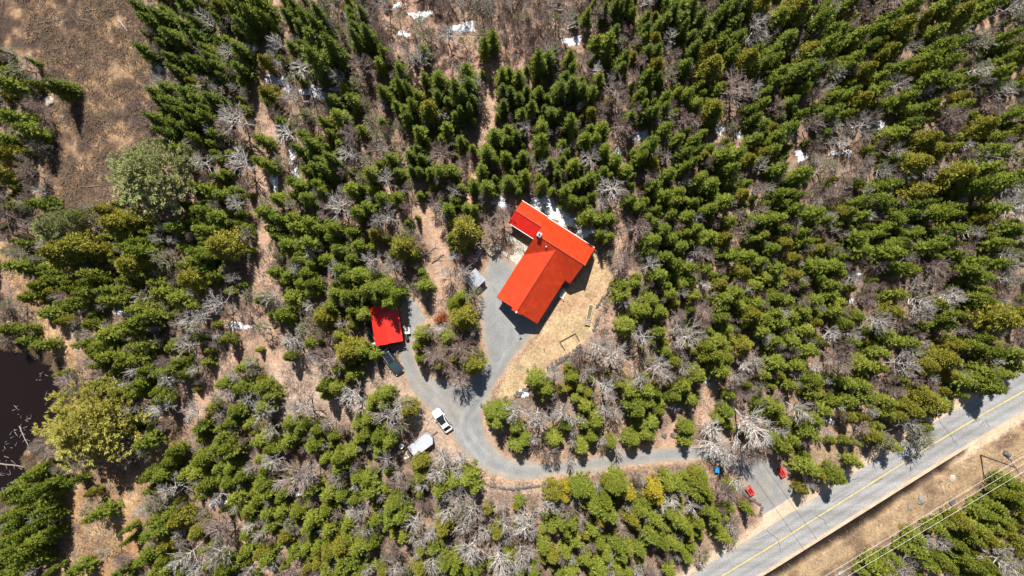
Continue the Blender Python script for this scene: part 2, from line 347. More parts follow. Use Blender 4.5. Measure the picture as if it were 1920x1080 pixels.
def gz(x, y):
    i = min(max((x - GX0) / GS, 0), len(xs) - 1.001); j = min(max((y - GY0) / GS, 0), len(ys) - 1.001)
    a, b = int(i), int(j); f, g = i - a, j - b
    return float(Z[a, b] * (1 - f) * (1 - g) + Z[a + 1, b] * f * (1 - g) + Z[a, b + 1] * (1 - f) * g + Z[a + 1, b + 1] * f * g)
def mixc(c, col, w): return c * (1 - w[..., None]) + np.array(col) * w[..., None]
cov = np.empty(X.shape + (3,)); cov[:] = (.225, .158, .118)
n_a = fbm(X, Y, 14, 70); n_b = fbm(X, Y, 4, 80)
cov = mixc(cov, (.262, .188, .138), sstep(.45, .7, n_a)); cov = mixc(cov, (.150, .112, .080), sstep(.5, .75, n_b) * .7)
cov = mixc(cov, (.315, .218, .158), sstep(2.2, .6, dT)); cov = mixc(cov, (.34, .225, .125), sstep(2.2, .8, dTa))
n_c = fbm(X, Y, 1.8, 95); cov = mixc(cov, (.120, .080, .056), sstep(1.5, -1.5, dC)); cov = mixc(cov, (.270, .185, .112), sstep(1, -1, dC) * sstep(.50, .64, n_c) * .85); cov = mixc(cov, (.050, .038, .031), sstep(1, -1, dC) * sstep(.50, .36, n_c) * .9)
cov = mixc(cov, (.15, .115, .095), sstep(1, -1, dC) * sstep(.52, .72, n_a) * .6)
cov = mixc(cov, (.265, .160, .085), sstep(1.5, -1.5, dB)); cov = mixc(cov, (.33, .235, .13), sstep(1, -1, dB) * sstep(.5, .7, n_b))
cov = mixc(cov, (.300, .232, .182), sstep(1.5, -1.0, dY)); cov = mixc(cov, (.275, .185, .140), sstep(1.5, -1.0, dS))
cov = mixc(cov, (.235, .175, .115), sstep(1, -1, dF))
cov = mixc(cov, (.262, .192, .120), sstep(1.2, -1, dK)); cov = mixc(cov, (.125, .088, .062), sstep(1.2, -1, dK) * sstep(.50, .66, n_b) * .9)
cov = mixc(cov, (.325, .250, .148), sstep(.6, -.4, dL)); cov = mixc(cov, (.33, .215, .14), sstep(.6, -.4, dL) * sstep(.55, .75, n_a) * .7)
cov = mixc(cov, (.33, .225, .155), sstep(.9, .1, dD) * sstep(-.5, .1, dD) * .8)
cov = mixc(cov, (.40, .315, .225), sstep(5.2, 4.2, dR))
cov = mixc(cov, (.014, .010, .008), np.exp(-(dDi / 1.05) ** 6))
cov = mixc(cov, (.045, .028, .020), sstep(.5, -.8, dP))
cov = mixc(cov, (.25, .15, .09), sstep(3.4, .5, dP) * sstep(-.6, .3, dP) * .8)
wet = np.hypot(X - W(1395, 945)[0], Y - W(1395, 945)[1]); cov = mixc(cov, (.075, .045, .028), sstep(2.4, .6, wet))
ni, nj = X.shape
idx = np.arange(ni * nj).reshape(ni, nj)
quads = np.stack([idx[:-1, :-1], idx[1:, :-1], idx[1:, 1:], idx[:-1, 1:]], -1).reshape(-1, 4)
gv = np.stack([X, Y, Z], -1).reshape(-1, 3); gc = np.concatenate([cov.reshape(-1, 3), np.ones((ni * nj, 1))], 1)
BIG = 900.0
ring = []; nb_ = ni * nj
border = list(idx[:, 0]) + list(idx[-1, 1:]) + list(idx[-2::-1, -1]) + list(idx[0, -2:0:-1])
out = []
for b_ in border:
    x, y, z = gv[b_]; s = BIG / max(abs(x), abs(y)); out.append((x * s, y * s, 0.0))
gv = np.concatenate([gv, np.array(out)]); gc = np.concatenate([gc, np.tile([[.19, .13, .09, 1]], (len(out), 1))])
nbd = len(border); q2 = [(border[i], nb_ + i, nb_ + (i + 1) % nbd, border[(i + 1) % nbd]) for i in range(nbd)]
quads = np.concatenate([quads, np.array(q2)])
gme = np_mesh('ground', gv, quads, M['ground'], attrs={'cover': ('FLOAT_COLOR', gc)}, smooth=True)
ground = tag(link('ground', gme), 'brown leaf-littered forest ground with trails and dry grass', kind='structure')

def smooth_line(line, k=12):
    o = []
    for i in range(len(line) - 1):
        p0 = Vector(line[max(i - 1, 0)]); p1 = Vector(line[i]); p2 = Vector(line[i + 1]); p3 = Vector(line[min(i + 2, len(line) - 1)])
        for j in range(k):
            t = j / k; o.append(tuple(.5 * ((2 * p1) + (p2 - p0) * t + (2 * p0 - 5 * p1 + 4 * p2 - p3) * t * t + (3 * p1 - p0 - 3 * p2 + p3) * t ** 3)))
    o.append(tuple(line[-1])); return o
def offset_poly(poly, d):
    n = len(poly); A = sum(poly[i][0] * poly[(i + 1) % n][1] - poly[(i + 1) % n][0] * poly[i][1] for i in range(n)); sg = 1 if A > 0 else -1
    out = []
    for i in range(n):
        p, q, r = Vector(poly[i - 1]), Vector(poly[i]), Vector(poly[(i + 1) % n])
        a = (q - p).normalized(); b = (r - q).normalized(); t = (a + b)
        t = t.normalized() if t.length > 1e-6 else a
        out.append((q.x + sg * t.y * d, q.y - sg * t.x * d))
    return out
def sheet(name, poly, z, mat, parent=None):
    bm = bmesh.new(); vs_ = [bm.verts.new((x, y, z)) for x, y in poly]; f = bm.faces.new(vs_)
    bmesh.ops.triangulate(bm, faces=[f]); bmesh.ops.recalc_face_normals(bm, faces=bm.faces)
    me = bpy.data.meshes.new(name); bm.to_mesh(me); bm.free(); me.materials.append(mat)
    if me.polygons and me.polygons[0].normal.z < 0: me.flip_normals()
    return link(name, me, parent)
TRACKS = [WP(p) for p in ([(1490, 975), (1455, 925), (1420, 880), (1375, 858), (1310, 850), (1240, 854), (1160, 864), (1090, 873), (1000, 885), (950, 880), (908, 857), (880, 822), (872, 790), (890, 762), (930, 715), (955, 660), (955, 600), (925, 540)],
    [(905, 855), (872, 815), (840, 762), (808, 735), (780, 700), (765, 650), (766, 600), (770, 560)], [(880, 822), (872, 790), (905, 740), (940, 690), (985, 630)])]
def drive_mesh():
    poly = offset_poly(DRIVE, .9); g = .3; x0, x1 = min(p[0] for p in poly), max(p[0] for p in poly); y0, y1 = min(p[1] for p in poly), max(p[1] for p in poly)
    ax = np.arange(x0, x1 + g, g); ay = np.arange(y0, y1 + g, g); XX, YY = np.meshgrid(ax, ay, indexing='ij'); keep = sdist(XX, YY, poly) < .2
    id_ = -np.ones(XX.shape, int); id_[keep] = np.arange(keep.sum()); x, y = XX[keep], YY[keep]
    w = np.ones(len(x)); tan = sstep(-1.4, .2, sdist(x, y, DRIVE))
    for k_, T in enumerate(TRACKS):
        d = ldist(x, y, smooth_line(T)) + (fbm(x, y, 6, 3 + k_) - .5) * .8
        w *= 1 + .09 * np.exp(-((d - .85) / .38) ** 2) - .05 * np.exp(-(d / .45) ** 2)
    w *= .86 + .28 * fbm(x, y, 7, 21); tan = np.maximum(tan, sstep(.58, .75, fbm(x, y, 5, 61)) * .45)
    col = np.stack([w * (1 + .30 * tan), w * (1 + .10 * tan), w * (1 - .10 * tan), np.ones_like(w)], 1)
    q = np.stack([id_[:-1, :-1], id_[1:, :-1], id_[1:, 1:], id_[:-1, 1:]], -1).reshape(-1, 4); q = q[(q >= 0).all(1)]
    return np_mesh('driveway', np.stack([x, y, np.zeros_like(x)], 1), q, M['gravel'], attrs={'cover': ('FLOAT_COLOR', col)})
tag(link('driveway', drive_mesh()), 'grey gravel driveway curving from the road to the house', kind='structure')
def strip(line, w0, w1):            # sideways offsets left/right of the walking direction
    L_, R_ = [], []
    for i, p in enumerate(line):
        a = Vector(line[max(i - 1, 0)]); b = Vector(line[min(i + 1, len(line) - 1)]); t = (b - a).normalized(); n = Vector((-t.y, t.x))
        L_.append((p[0] + n.x * w0, p[1] + n.y * w0)); R_.append((p[0] + n.x * w1, p[1] + n.y * w1))
    return L_, R_
def band(name, line, w0, w1, z, mat, parent=None):
    a, b = strip(line, w0, w1); v = [(x, y, z) for x, y in a] + [(x, y, z) for x, y in b]; n = len(a)
    me = bpy.data.meshes.new(name); me.from_pydata(v, [], [(n + i, n + i + 1, i + 1, i) for i in range(n - 1)]); me.update(); me.materials.append(mat)
    return link(name, me, parent)
RC = smooth_line(ROADC)
tag(band('road_shoulder', RC, 5.4, -3.72, .012, M['sand']), 'pale sandy shoulder along the paved road', kind='structure')
def road_mesh():
    cs = np.linspace(-3.12, 3.12, 27); V = []; col = []
    for c_ in cs:
        l_, _ = strip(RC, c_, 0); V.append([(x, y, .035) for x, y in l_])
    V = np.array(V); nx_, ny_ = V.shape[0], V.shape[1]; c2 = np.repeat(cs, ny_); xx, yy = V[..., 0].ravel(), V[..., 1].ravel()
    w = 1 + .10 * (np.exp(-((np.abs(c2) - .85) / .35) ** 2) + np.exp(-((np.abs(c2) - 2.35) / .35) ** 2)) - .14 * np.exp(-((np.abs(c2) - 1.6) / .25) ** 2) - .10 * np.exp(-(c2 / .3) ** 2)
    w *= .92 + .16 * fbm(xx, yy, 6, 31); e = sstep(2.6, 3.1, np.abs(c2) + (fbm(xx, yy, 1.5, 41) - .5))
    col = np.stack([w * (1 + .35 * e), w * (1 + .2 * e), w * (1 + .02 * e), np.ones_like(w)], 1); id_ = np.arange(nx_ * ny_).reshape(nx_, ny_)
    q = np.stack([id_[:-1, 1:], id_[:-1, :-1], id_[1:, :-1], id_[1:, 1:]], -1).reshape(-1, 4)
    return np_mesh('road', V.reshape(-1, 3), q[:, ::-1], M['asphalt'], attrs={'cover': ('FLOAT_COLOR', col)})
road = tag(link('road', road_mesh()), 'worn grey two-lane asphalt road', kind='structure')
band('centre_line', RC, .12, -.12, .040, M['paint'], road)
def crack(pts, w=.07):
    ln = []
    for i in range(len(pts) - 1):
        n = 7
        for j in range(n):
            t = j / n; ln.append((pts[i][0] * (1 - t) + pts[i + 1][0] * t + random.uniform(-.12, .12), pts[i][1] * (1 - t) + pts[i + 1][1] * t + random.uniform(-.12, .12)))
    ln.append(pts[-1]); band('crack', ln, w / 2, -w / 2, .0445, M['crack'], road)
for c_ in ([(1760, 788), (1770, 800), (1795, 835)], [(1438, 995), (1458, 1010), (1464, 1036)], [(1530, 967), (1545, 975), (1552, 988)], [(1838, 797), (1850, 788), (1853, 800)],
           [(1640, 905), (1652, 896)], [(1585, 908), (1610, 894)], [(1630, 912), (1655, 898)], [(1560, 940), (1590, 922)], [(1820, 795), (1838, 786)], [(1420, 1012), (1440, 1003)], [(1548, 932), (1552, 945)]):
    crack(WP(c_))
tag(sheet('pond', [W(x, y) for x, y in [(-420, 590), (20, 600), (150, 660), (170, 760), (150, 830), (90, 920), (20, 985), (-420, 1100)]], WATER_Z, M['water']), 'dark brown still pond water at the left', kind='structure')
# ---------------------------------------------------------------- the house
def clip_seg(poly, p, d):           # the part of the line p+t*d inside a convex 2D polygon
    t0, t1 = -1e9, 1e9; n = len(poly); A = sum(poly[i][0] * poly[(i + 1) % n][1] - poly[(i + 1) % n][0] * poly[i][1] for i in range(n)); sg = 1 if A > 0 else -1
    for i in range(n):
        (ax, ay), (bx, by) = poly[i], poly[(i + 1) % n]; nx, ny = -(by - ay) * sg, (bx - ax) * sg
        den = nx * d[0] + ny * d[1]; num = nx * (p[0] - ax) + ny * (p[1] - ay)
        if abs(den) < 1e-9:
            if num < 0: return None
        else:
            t = -num / den
            if den > 0: t0 = max(t0, t)
            else: t1 = min(t1, t)
    return (t0, t1) if t1 - t0 > .05 else None
def roof_slope(name, poly, zf, down, parent, mat, pitch=.36, tw=None, th=.07, ribw=.075, ribh=.085):
    """poly: plan corners (u,v); zf(u,v): height; down: plan direction of the seams; tw: plan to parent coordinates"""
    tw = tw or (lambda u, v: (u, v))
    mb = MB(); mb.slab([tw(u, v) + (zf(u, v),) for u, v in poly], th)
    per = (-down[1], down[0]); ks = [u * per[0] + v * per[1] for u, v in poly]
    k = min(ks) + pitch * .5
    while k < max(ks):
        s = clip_seg(poly, (per[0] * k, per[1] * k), down)
        if s:
            P = []
            for t in s:
                for o, hh in ((-ribw / 2, .004), (ribw / 2, .004), (0, ribh)):
                    u, v = per[0] * (k + o) + down[0] * t, per[1] * (k + o) + down[1] * t
                    P.append(tw(u, v) + (zf(u, v) + hh,))
            mb.add(P, [(0, 1, 2), (3, 5, 4), (0, 2, 5, 3), (1, 4, 5, 2), (0, 3, 4, 1)])
        k += pitch
    return mb.build(name, mat, parent)

M['wingroof'] = plain('wing_red_metal', (.62, .022, .012), .42, var=.12, scale=.8)
house = tag(empty('house', (0, 0, 0), math.atan2(-.5373, .8434)), 'large house with bright orange-red ribbed metal roof in three gabled blocks', 'house')
hv = lambda u, v: (u, -v)           # local: x = u, y = -v
RUN, EV, RZ, BEV, BRV, BUP, BZ = 4.17, 3.0, 5.9, -5.95, -9.72, -13.42, 6.2
UC = 2.78
zL = lambda u, v: EV + (u - (UC - RUN)) / RUN * (RZ - EV)
zR = lambda u, v: EV + ((UC + RUN) - u) / RUN * (RZ - EV)
zBl = lambda u, v: EV + (BEV - v) / (BEV - BRV) * (BZ - EV)
zBu = lambda u, v: EV + (v - BUP) / (BRV - BUP) * (BZ - EV)
AV = BEV - (BEV - BRV) * (RZ - EV) / (BZ - EV)
roof_slope('roof_slope', [(UC - RUN, 2.72), (UC - RUN, BEV), (UC, AV), (UC, 2.72)], zL, (1, 0), house, M['roof'], tw=hv)
roof_slope('roof_slope', [(UC + RUN, 2.86), (UC, 2.86), (UC, AV), (UC + RUN, BEV)], zR, (1, 0), house, M['roof'], tw=hv)
roof_slope('gable_prow', [(UC - .95, 3.10), (UC - .95, 2.723), (UC, 2.723), (UC, 3.10)], zL, (1, 0), house, M['roof'], tw=hv)
roof_slope('gable_prow', [(UC + .85, 3.10), (UC, 3.10), (UC, 2.863), (UC + .85, 2.863)], zR, (1, 0), house, M['roof'], tw=hv)
roof_slope('roof_slope', [(-1.36, BEV), (-1.36, BRV), (UC, BRV), (UC, AV)], zBl, (0, 1), house, M['roof'], tw=hv)
roof_slope('roof_slope', [(UC, AV), (UC, BRV), (8.0, BRV), (8.0, BEV), (UC + RUN, BEV)], zBl, (0, 1), house, M['roof'], tw=hv)
roof_slope('roof_slope', [(-1.34, BRV), (-1.34, BUP), (8.28, BUP), (8.28, BRV)], zBu, (0, 1), house, M['roof'], tw=hv)
CRV, CZ, CEV = -11.4, 4.3, 2.7
zCu = lambda u, v: CEV + (v + 13.6) / (CRV + 13.6) * (CZ - CEV)
zCl = lambda u, v: CEV + (-9.13 - v) / (-9.13 - CRV) * (CZ - CEV)
roof_slope('roof_slope', [(-6.55, CRV), (-6.55, -13.6), (-1.345, -13.6), (-1.345, CRV)], zCu, (0, 1), house, M['roof'], tw=hv)
roof_slope('roof_slope', [(-6.55, -9.13), (-6.55, CRV), (-1.365, CRV), (-1.365, -9.13)], zCl, (0, 1), house, M['wingroof'], tw=hv)
def cap(u0, v0, z0, u1, v1, z1, w=.09):
    MB().tube(hv(u0, v0) + (z0,), hv(u1, v1) + (z1,), w, w, 6).build('ridge_cap', M['roofcap'], house)
cap(UC, 3.12, RZ + .02, UC, AV, RZ + .02); cap(-1.36, BRV, BZ + .02, 8.3, BRV, BZ + .02); cap(-6.57, CRV, CZ + .02, -1.36, CRV, CZ + .02)
cap(UC - RUN, BEV, EV + .02, UC, AV, RZ + .02, .05); cap(UC + RUN, BEV, EV + .02, UC, AV, RZ + .02, .05)
def hbox(name, mat, u0, u1, v0, v1, z0, z1):
    return MB().box(((u0 + u1) / 2, -(v0 + v1) / 2, (z0 + z1) / 2), (abs(u1 - u0), abs(v1 - v0), z1 - z0)).build(name, mat, house)
hbox('eave_fascia', M['fascia'], -6.62, -1.42, -9.12, -9.04, CEV - .14, CEV + .015)
hbox('eave_fascia', M['fascia'], -6.62, -1.4, -13.7, -13.61, CEV - .14, CEV + .012)
hbox('eave_fascia', M['fascia'], -1.3, 8.2, -13.52, -13.43, EV - .16, EV - .012)
hbox('eave_fascia', M['fascia'], UC - RUN + .05, UC - 1.0, 2.73, 2.80, EV - .2, EV - .05)
def gable_wall(poly, mat, ridge_axis):
    # five-cornered wall block: plan box with a pitched top following the roof underside
    u0, u1, v0, v1, e, rpos, rz = poly; mb = MB()
    if ridge_axis == 'v':
        ring = lambda v: [hv(u0, v) + (0,), hv(u1, v) + (0,), hv(u1, v) + (e,), hv(rpos, v) + (rz,), hv(u0, v) + (e,)]
        mb.loft([ring(v0), ring(v1)])
    else:
        ring = lambda u: [hv(u, v0) + (0,), hv(u, v1) + (0,), hv(u, v1) + (e,), hv(u, rpos) + (rz,), hv(u, v0) + (e,)]
        mb.loft([ring(u0), ring(u1)])
    return mb.build('wall', mat, house)
gable_wall((UC - 3.6, UC + 3.6, 2.3, -8.0, 3.15, UC, RZ - .3), M['wall'], 'v')
gable_wall((-.8, 7.6, -6.5, -12.9, 3.2, BRV, BZ - .35), M['wall'], 'u')
gable_wall((-6.2, -.9, -9.5, -13.2, 2.6, CRV, CZ - .3), M['wall'], 'u')
for (u, v, w, z0, z1, ax) in ((0.6, 2.32, 1.3, .9, 2.2, 'u'), (5.0, 2.32, 1.6, .9, 2.2, 'u'), (2.78, 2.32, 1.2, 3.4, 4.6, 'u'), (6.39, -1.0, 1.4, .9, 2.2, 'v'), (6.39, -4.0, 1.8, .2, 2.2, 'v'), (7.61, -10.0, 1.4, 1, 2.3, 'v'), (2.0, -12.92, 1.4, 1, 2.2, 'u'), (5.5, -12.92, 1.4, 1, 2.2, 'u')):
    du, dv = ((w, .06) if ax == 'u' else (.06, w))
    f = hbox('window', M['fascia'], u - du / 2, u + du / 2, v - dv / 2, v + dv / 2, z0, z1)
    e_ = .012
    MB().box((u, -v, (z0 + z1) / 2), (du + e_ - (.16 if ax == 'u' else 0), dv + e_ - (.16 if ax == 'v' else 0), z1 - z0 - .16)).build('pane', M['glass'], f)
hbox('garage_door', M['fascia'], -5.6, -2.6, -9.49, -9.44, .02, 2.2)
fd = hbox('door', M['darkwood'], 3.9, 4.8, 2.30, 2.36, .05, 2.1); MB().box((4.68, -2.39, 1.0), (.06, .05, .12)).build('handle', M['steel'], fd)
ch = hbox('chimney', M['brick'], -1.25, -.65, -10.2, -9.6, 4.5, 7.05)
MB().box((-.95, 9.9, 7.09), (.76, .76, .09)).build('chimney_cap', M['steel'], ch)
MB().tube((-.95, 9.9, 7.13), (-.95, 9.9, 7.5), .14, .14, 8).build('flue', M['darkmetal'], ch)
vp = MB().tube(hv(1.1, -8.9) + (5.3,), hv(1.1, -8.9) + (6.15,), .09, .09, 8).build('vent_pipe', M['white'], house)
an = MB().tube(hv(UC, 3.0) + (5.7,), hv(UC, 3.0) + (7.0,), .035, .03, 6).build('antenna', M['darkmetal'], house)
MB().tube(hv(UC - .02, 3.0) + (7.0,), hv(UC + .1, 3.1) + (7.12,), .26, .20, 10).build('dish', M['steel'], an)
# side deck with rail and stairs under the lower-right eave
dk = MB()
for i in range(7): dk.box((6.6 + .16 * i - .1, 1.55, .55), (.145, 6.9, .05))
deck = dk.build('deck', M['deck'], house)
for (u, v) in ((6.5, 1.9), (7.5, 1.9), (6.5, -4.95), (7.5, -4.95), (7.5, -1.5)): MB().box((u, -v, .55), (.1, .1, 1.1)).build('post', M['deck'], deck)
MB().box((7.5, 1.5, 1.12), (.07, 6.9, .05)).box((7.5, 1.5, .82), (.05, 6.9, .04)).build('rail', M['deck'], deck)
st = MB()
for i in range(3): st.box((7.8 + .3 * i, 4.0, .42 - .16 * i), (.31, 1.5, .05))
st.box((8.1, 3.23, .3), (1.0, .05, .22)).box((8.1, 4.77, .3), (1.0, .05, .22)); st.build('stairs', M['palewood'], deck)
MB().box((8.25, 3.2, .8), (.9, .05, .06)).box((8.65, 3.2, .45), (.07, .07, .8)).build('stair_rail', M['fascia'], deck)
patio_pts = WP([(953, 438), (990, 463.5), (970, 497), (934, 470)])
tag(MB().prism(patio_pts[::-1], -.1, .11).build('patio', M['concrete']), 'pale concrete patio slab beside the house', kind='structure')

# ---------------------------------------------------------------- the red shed and what stands round it
shed = tag(empty('shed', (SHED_C[0], SHED_C[1], 0), SHED_A), 'small shed with a plain bright red gable roof among trees', 'shed')
sz = lambda u, v: 3.5 - abs(u) / 2.4 * 1.0
roof_slope('roof_slope', [(-2.4, -3.45), (0, -3.45), (0, 3.3), (-2.4, 3.3)], sz, (1, 0), shed, M['shedroof'], pitch=.4, ribw=.04, ribh=.03)
roof_slope('roof_slope', [(0, -3.35), (2.4, -3.35), (2.4, 3.3), (0, 3.3)], sz, (1, 0), shed, M['shedroof'], pitch=.4, ribw=.04, ribh=.03)
MB().tube((0, -3.42, 3.5), (0, 3.3, 3.5), .05, .05, 6).build('ridge_cap', M['shedroof'], shed)
r_ = lambda y: [(-2.1, y, 0), (2.1, y, 0), (2.1, y, 2.5), (0, y, 3.38), (-2.1, y, 2.5)]
MB().loft([r_(-2.9), r_(3.0)]).build('wall', M['shedwall'], shed)
MB().box((0, -2.92, 1.05), (2.4, .06, 2.1)).build('door', M['darkwood'], shed)
x, y = W(765, 619)
t = tag(empty('chest_freezer', (x, y, gz(x, y)), SHED_A), 'white box-shaped appliance beside the red shed wall', 'freezer')
MB().box((0, 0, .42), (.75, 1.15, .84)).build('cabinet', M['white'], t); MB().box((0, 0, .885), (.79, 1.19, .08)).build('lid', M['white'], t)
def blob(name, mat, parent, sx, sy, sz_, seed, n=3, loc=(0, 0, 0), flat=.6, cut=True, noise=.22):
    bm = bmesh.new(); bmesh.ops.create_icosphere(bm, subdivisions=n, radius=1.0); rr = random.Random(seed); a = [rr.uniform(0, 6) for _ in range(6)]
    for v in bm.verts:
        p = v.co; k = 1 + noise * (math.sin(p.x * 2.3 + a[0]) * math.cos(p.y * 2.9 + a[1]) + .7 * math.sin(p.z * 4 + a[2]) * math.sin(p.x * 4.5 + a[3]) + .35 * math.sin(p.y * 9 + a[4]) * math.sin(p.x * 8 + a[5]))
        v.co = Vector((p.x * sx * k, p.y * sy * k, max(p.z, -.25) * sz_ * k))
    me = bpy.data.meshes.new(name); bm.to_mesh(me); bm.free(); me.materials.append(mat)
    return link(name, me, parent, loc)
x, y = W(699, 624)
t = tag(empty('tarp_covered_pile', (x, y, gz(x, y)), SHED_A), 'dark tarpaulin-covered heap along the left wall of the red shed', 'tarp pile')
blob('tarp', M['tarp'], t, .85, 2.3, 1.1, 3, noise=.3)
MB().tube((-.7, 1.2, .9), (.6, -1.6, 1.0), .05, .04, 6).build('plank', M['wood'], t); MB().box((.1, -1.9, .9), (.5, .35, .12), .4).build('crate_lid', M['white'], t)
x, y = W(741, 651)
t = tag(empty('brush_pile', (x, y, gz(x, y))), 'heap of cut grey branches in front of the red shed', 'brush pile')
mb = MB()
for i in range(60):
    a = random.uniform(0, math.pi); l = random.uniform(.5, 1.5); cx, cy, cz = random.gauss(0, .7), random.gauss(0, .4), random.uniform(.1, .8)
    mb.tube((cx - l * math.cos(a), cy - l * math.sin(a) * .7, cz), (cx + l * math.cos(a), cy + l * math.sin(a) * .7, cz + random.uniform(-.3, .3)), .04, .015, 3)
mb.build('branches', M['greybark'], t)
x, y = W(764, 634); 
t = tag(empty('rubbish_bin', (x, y, gz(x, y))), 'small black bin at the shed corner below the white appliance', 'bin')
MB().tube((0, 0, 0), (0, 0, .8), .28, .33, 12).build('body', M['black'], t); MB().tube((0, 0, .8), (0, 0, .87), .36, .34, 12).build('lid', M['darkmetal'], t)

# ---------------------------------------------------------------- cars
def rrect(x, w, z0, z1, wt, n=4):   # a body section across the car: rounded, narrowing to the top
    P = []
    for (cx, cz, a0) in ((w / 2 - .12, z0 + .1, -90), (wt / 2 - .08, z1 - .08, 0), (-wt / 2 + .08, z1 - .08, 90), (-w / 2 + .12, z0 + .1, 180)):
        for k in range(n):
            a = R(a0 + 90 * k / (n - 1)); rad = .1 if cz < (z0 + z1) / 2 else .08
            P.append((x, cx + rad * math.cos(a), cz + rad * math.sin(a)))
    return P
def make_car(name, label, px, py, heading, length, width, paint, suv, glassroof):
    x, y = W(px, py, .9)
    t = tag(empty(name, (x, y, 0), heading), label, 'car')
    L2 = length / 2; hood = .98 if suv else .86; top = 1.72 if suv else 1.43; sill = .28
    b = MB()
    S = [(L2, .46, .42, .60), (L2 - .05, .62, .36, .66), (L2 - .16, .77, .34, .74), (L2 - .38, .90, .28, hood - .10), (L2 - .62, .96, .28, hood - .06), (L2 - .9, 1.0, sill, hood - .03), (L2 * .42, 1.0, sill, hood + .02), (0, 1.0, sill, hood + .04),
         (-L2 * .5, 1.0, sill, hood + .06), (-L2 + .5, .97, sill, hood + .05), (-L2 + .22, .90, .30, hood + .01), (-L2 + .07, .78, .34, hood - .05), (-L2, .60, .42, hood - .14)]
    b.loft([rrect(sx, width * f, z0, z1, width * f * (.93 if k not in (0, 1, 10, 11) else .9)) for k, (sx, f, z0, z1) in enumerate(S)])
    body = b.build('body', paint, t, smooth=True)
    # cabin
    f0, f1 = L2 * .40, L2 * .02; r1, r0 = (-L2 * .80, -L2 * .97) if suv else (-L2 * .52, -L2 * .84)
    wb, wt = width * .88, width * .70
    zb = hood - .02
    def quad(pts, n, m_, par, th=.02): 
        mb = MB(); a, b_, c, d = [Vector(p) for p in pts]; nn = (b_ - a).cross(d - a).normalized() * th
        if nn.z < 0 and abs(nn.z) > 1e-4: nn = -nn
        mb.add([a, b_, c, d, a + nn, b_ + nn, c + nn, d + nn], [(3, 2, 1, 0), (4, 5, 6, 7), (0, 1, 5, 4), (1, 2, 6, 5), (2, 3, 7, 6), (3, 0, 4, 7)]); return mb.build(n, m_, par)
    cab = MB(); cab.add([(f0, -wb / 2, zb), (f0, wb / 2, zb), (f1, wt / 2, top), (f1, -wt / 2, top), (r1, -wt / 2, top), (r1, wt / 2, top), (r0, wb / 2, zb), (r0, -wb / 2, zb)],
                        [(0, 1, 2, 3), (3, 2, 5, 4), (4, 5, 6, 7), (1, 6, 5, 2), (0, 3, 4, 7), (0, 7, 6, 1)])
    cabin = cab.build('cabin', paint, t)
    bv = cabin.modifiers.new('bevel', 'BEVEL'); bv.width = .06; bv.segments = 2
    def lerp(a, b_, k): return tuple(a[i] * (1 - k) + b_[i] * k for i in range(3))
    def pane(n, A, B_, C_, D, mg, m_, off):   # inset of a cabin face, sitting just proud of it
        cen = tuple(sum(p[i] for p in (A, B_, C_, D)) / 4 for i in range(3))
        pts = [tuple(lerp(p, cen, mg)[i] + off[i] for i in range(3)) for p in (A, B_, C_, D)]
        return quad(pts, n, m_, cabin)
    A, B_, C_, D = (f0, -wb / 2, zb), (f0, wb / 2, zb), (f1, wt / 2, top), (f1, -wt / 2, top)
    E_, F_, G_, H_ = (r1, -wt / 2, top), (r1, wt / 2, top), (r0, wb / 2, zb), (r0, -wb / 2, zb)
    pane('windscreen', A, B_, C_, D, .06, M['tealglass'] if suv else M['glass'], (.012, 0, .012))
    pane('rear_window', E_, F_, G_, H_, .16, M['glass'], (-.012, 0, .012))
    for sgn, (P0, P1, P2, P3) in ((1, (B_, C_, F_, G_)), (-1, (A, D, E_, H_))):
        pane('side_window', P0, P1, P2, P3, .16, M['glass'], (0, sgn * .014, .002))
        MB().box((f0 - .15, sgn * (width / 2 + .05), zb + .1), (.16, .2, .14)).build('mirror', paint, cabin)
    if glassroof == 'front':      # long dark glass panel over the front seats
        MB().box((f1 + (r1 - f1) * .22, 0, top + .008), (abs(r1 - f1) * .56, wt * .86, .02)).build('sunroof', M['glass'], cabin)
    if glassroof == 'panels':
        for k in (.14, .46, .78): MB().box((f1 + (r1 - f1) * k, 0, top + .008), (abs(r1 - f1) * .27, wt * .72, .02)).build('roof_panel', M['glass'], cabin)
        for sgn in (-1, 1): MB().box(((f1 + r1) / 2, sgn * wt * .45, top + .05), (abs(r1 - f1) * .9, .05, .05)).build('roof_rail', M['silver'], cabin)
        MB().box((-L2 + .08, 0, .62), (.2, width * .86, .25)).build('rear_bumper', M['silver'], body)
        MB().box((-L2 * .94, 0, hood + .10), (.28, width * .7, .16)).build('tailgate_trim', M['silver'], body)
    for sgn in (-1, 1):
        MB().box((L2 - .27, sgn * width * .34, .68), (.3, .24, .12), sgn * -.5).build('headlight', M['headlamp'], body)
        MB().box((-L2 + .17, sgn * width * .36, hood - .16), (.16, .22, .14), sgn * .5).build('tail_light', M['tail'], body)
        for wxp in (L2 * .62, -L2 * .60):
            w = MB().tube((wxp, sgn * (width / 2 - .23), .33), (wxp, sgn * (width / 2 - .01), .33), .335, .335, 16).build('wheel', M['black'], t)
            MB().tube((wxp, sgn * (width / 2 - .06), .33), (wxp, sgn * (width / 2 + .006), .33), .2, .18, 10).build('rim', M['silver'], w)
    return t
make_car('white_car', 'white sedan with dark glass roof panel parked at the driveway edge', 829, 789, math.atan2(39, -27), 4.55, 1.85, M['whitepaint'], False, 'front')
make_car('dark_car', 'dark blue-black sport utility car parked below the red shed', 735.5, 679, math.atan2(-47, 32), 4.95, 1.98, M['navypaint'], True, 'panels')

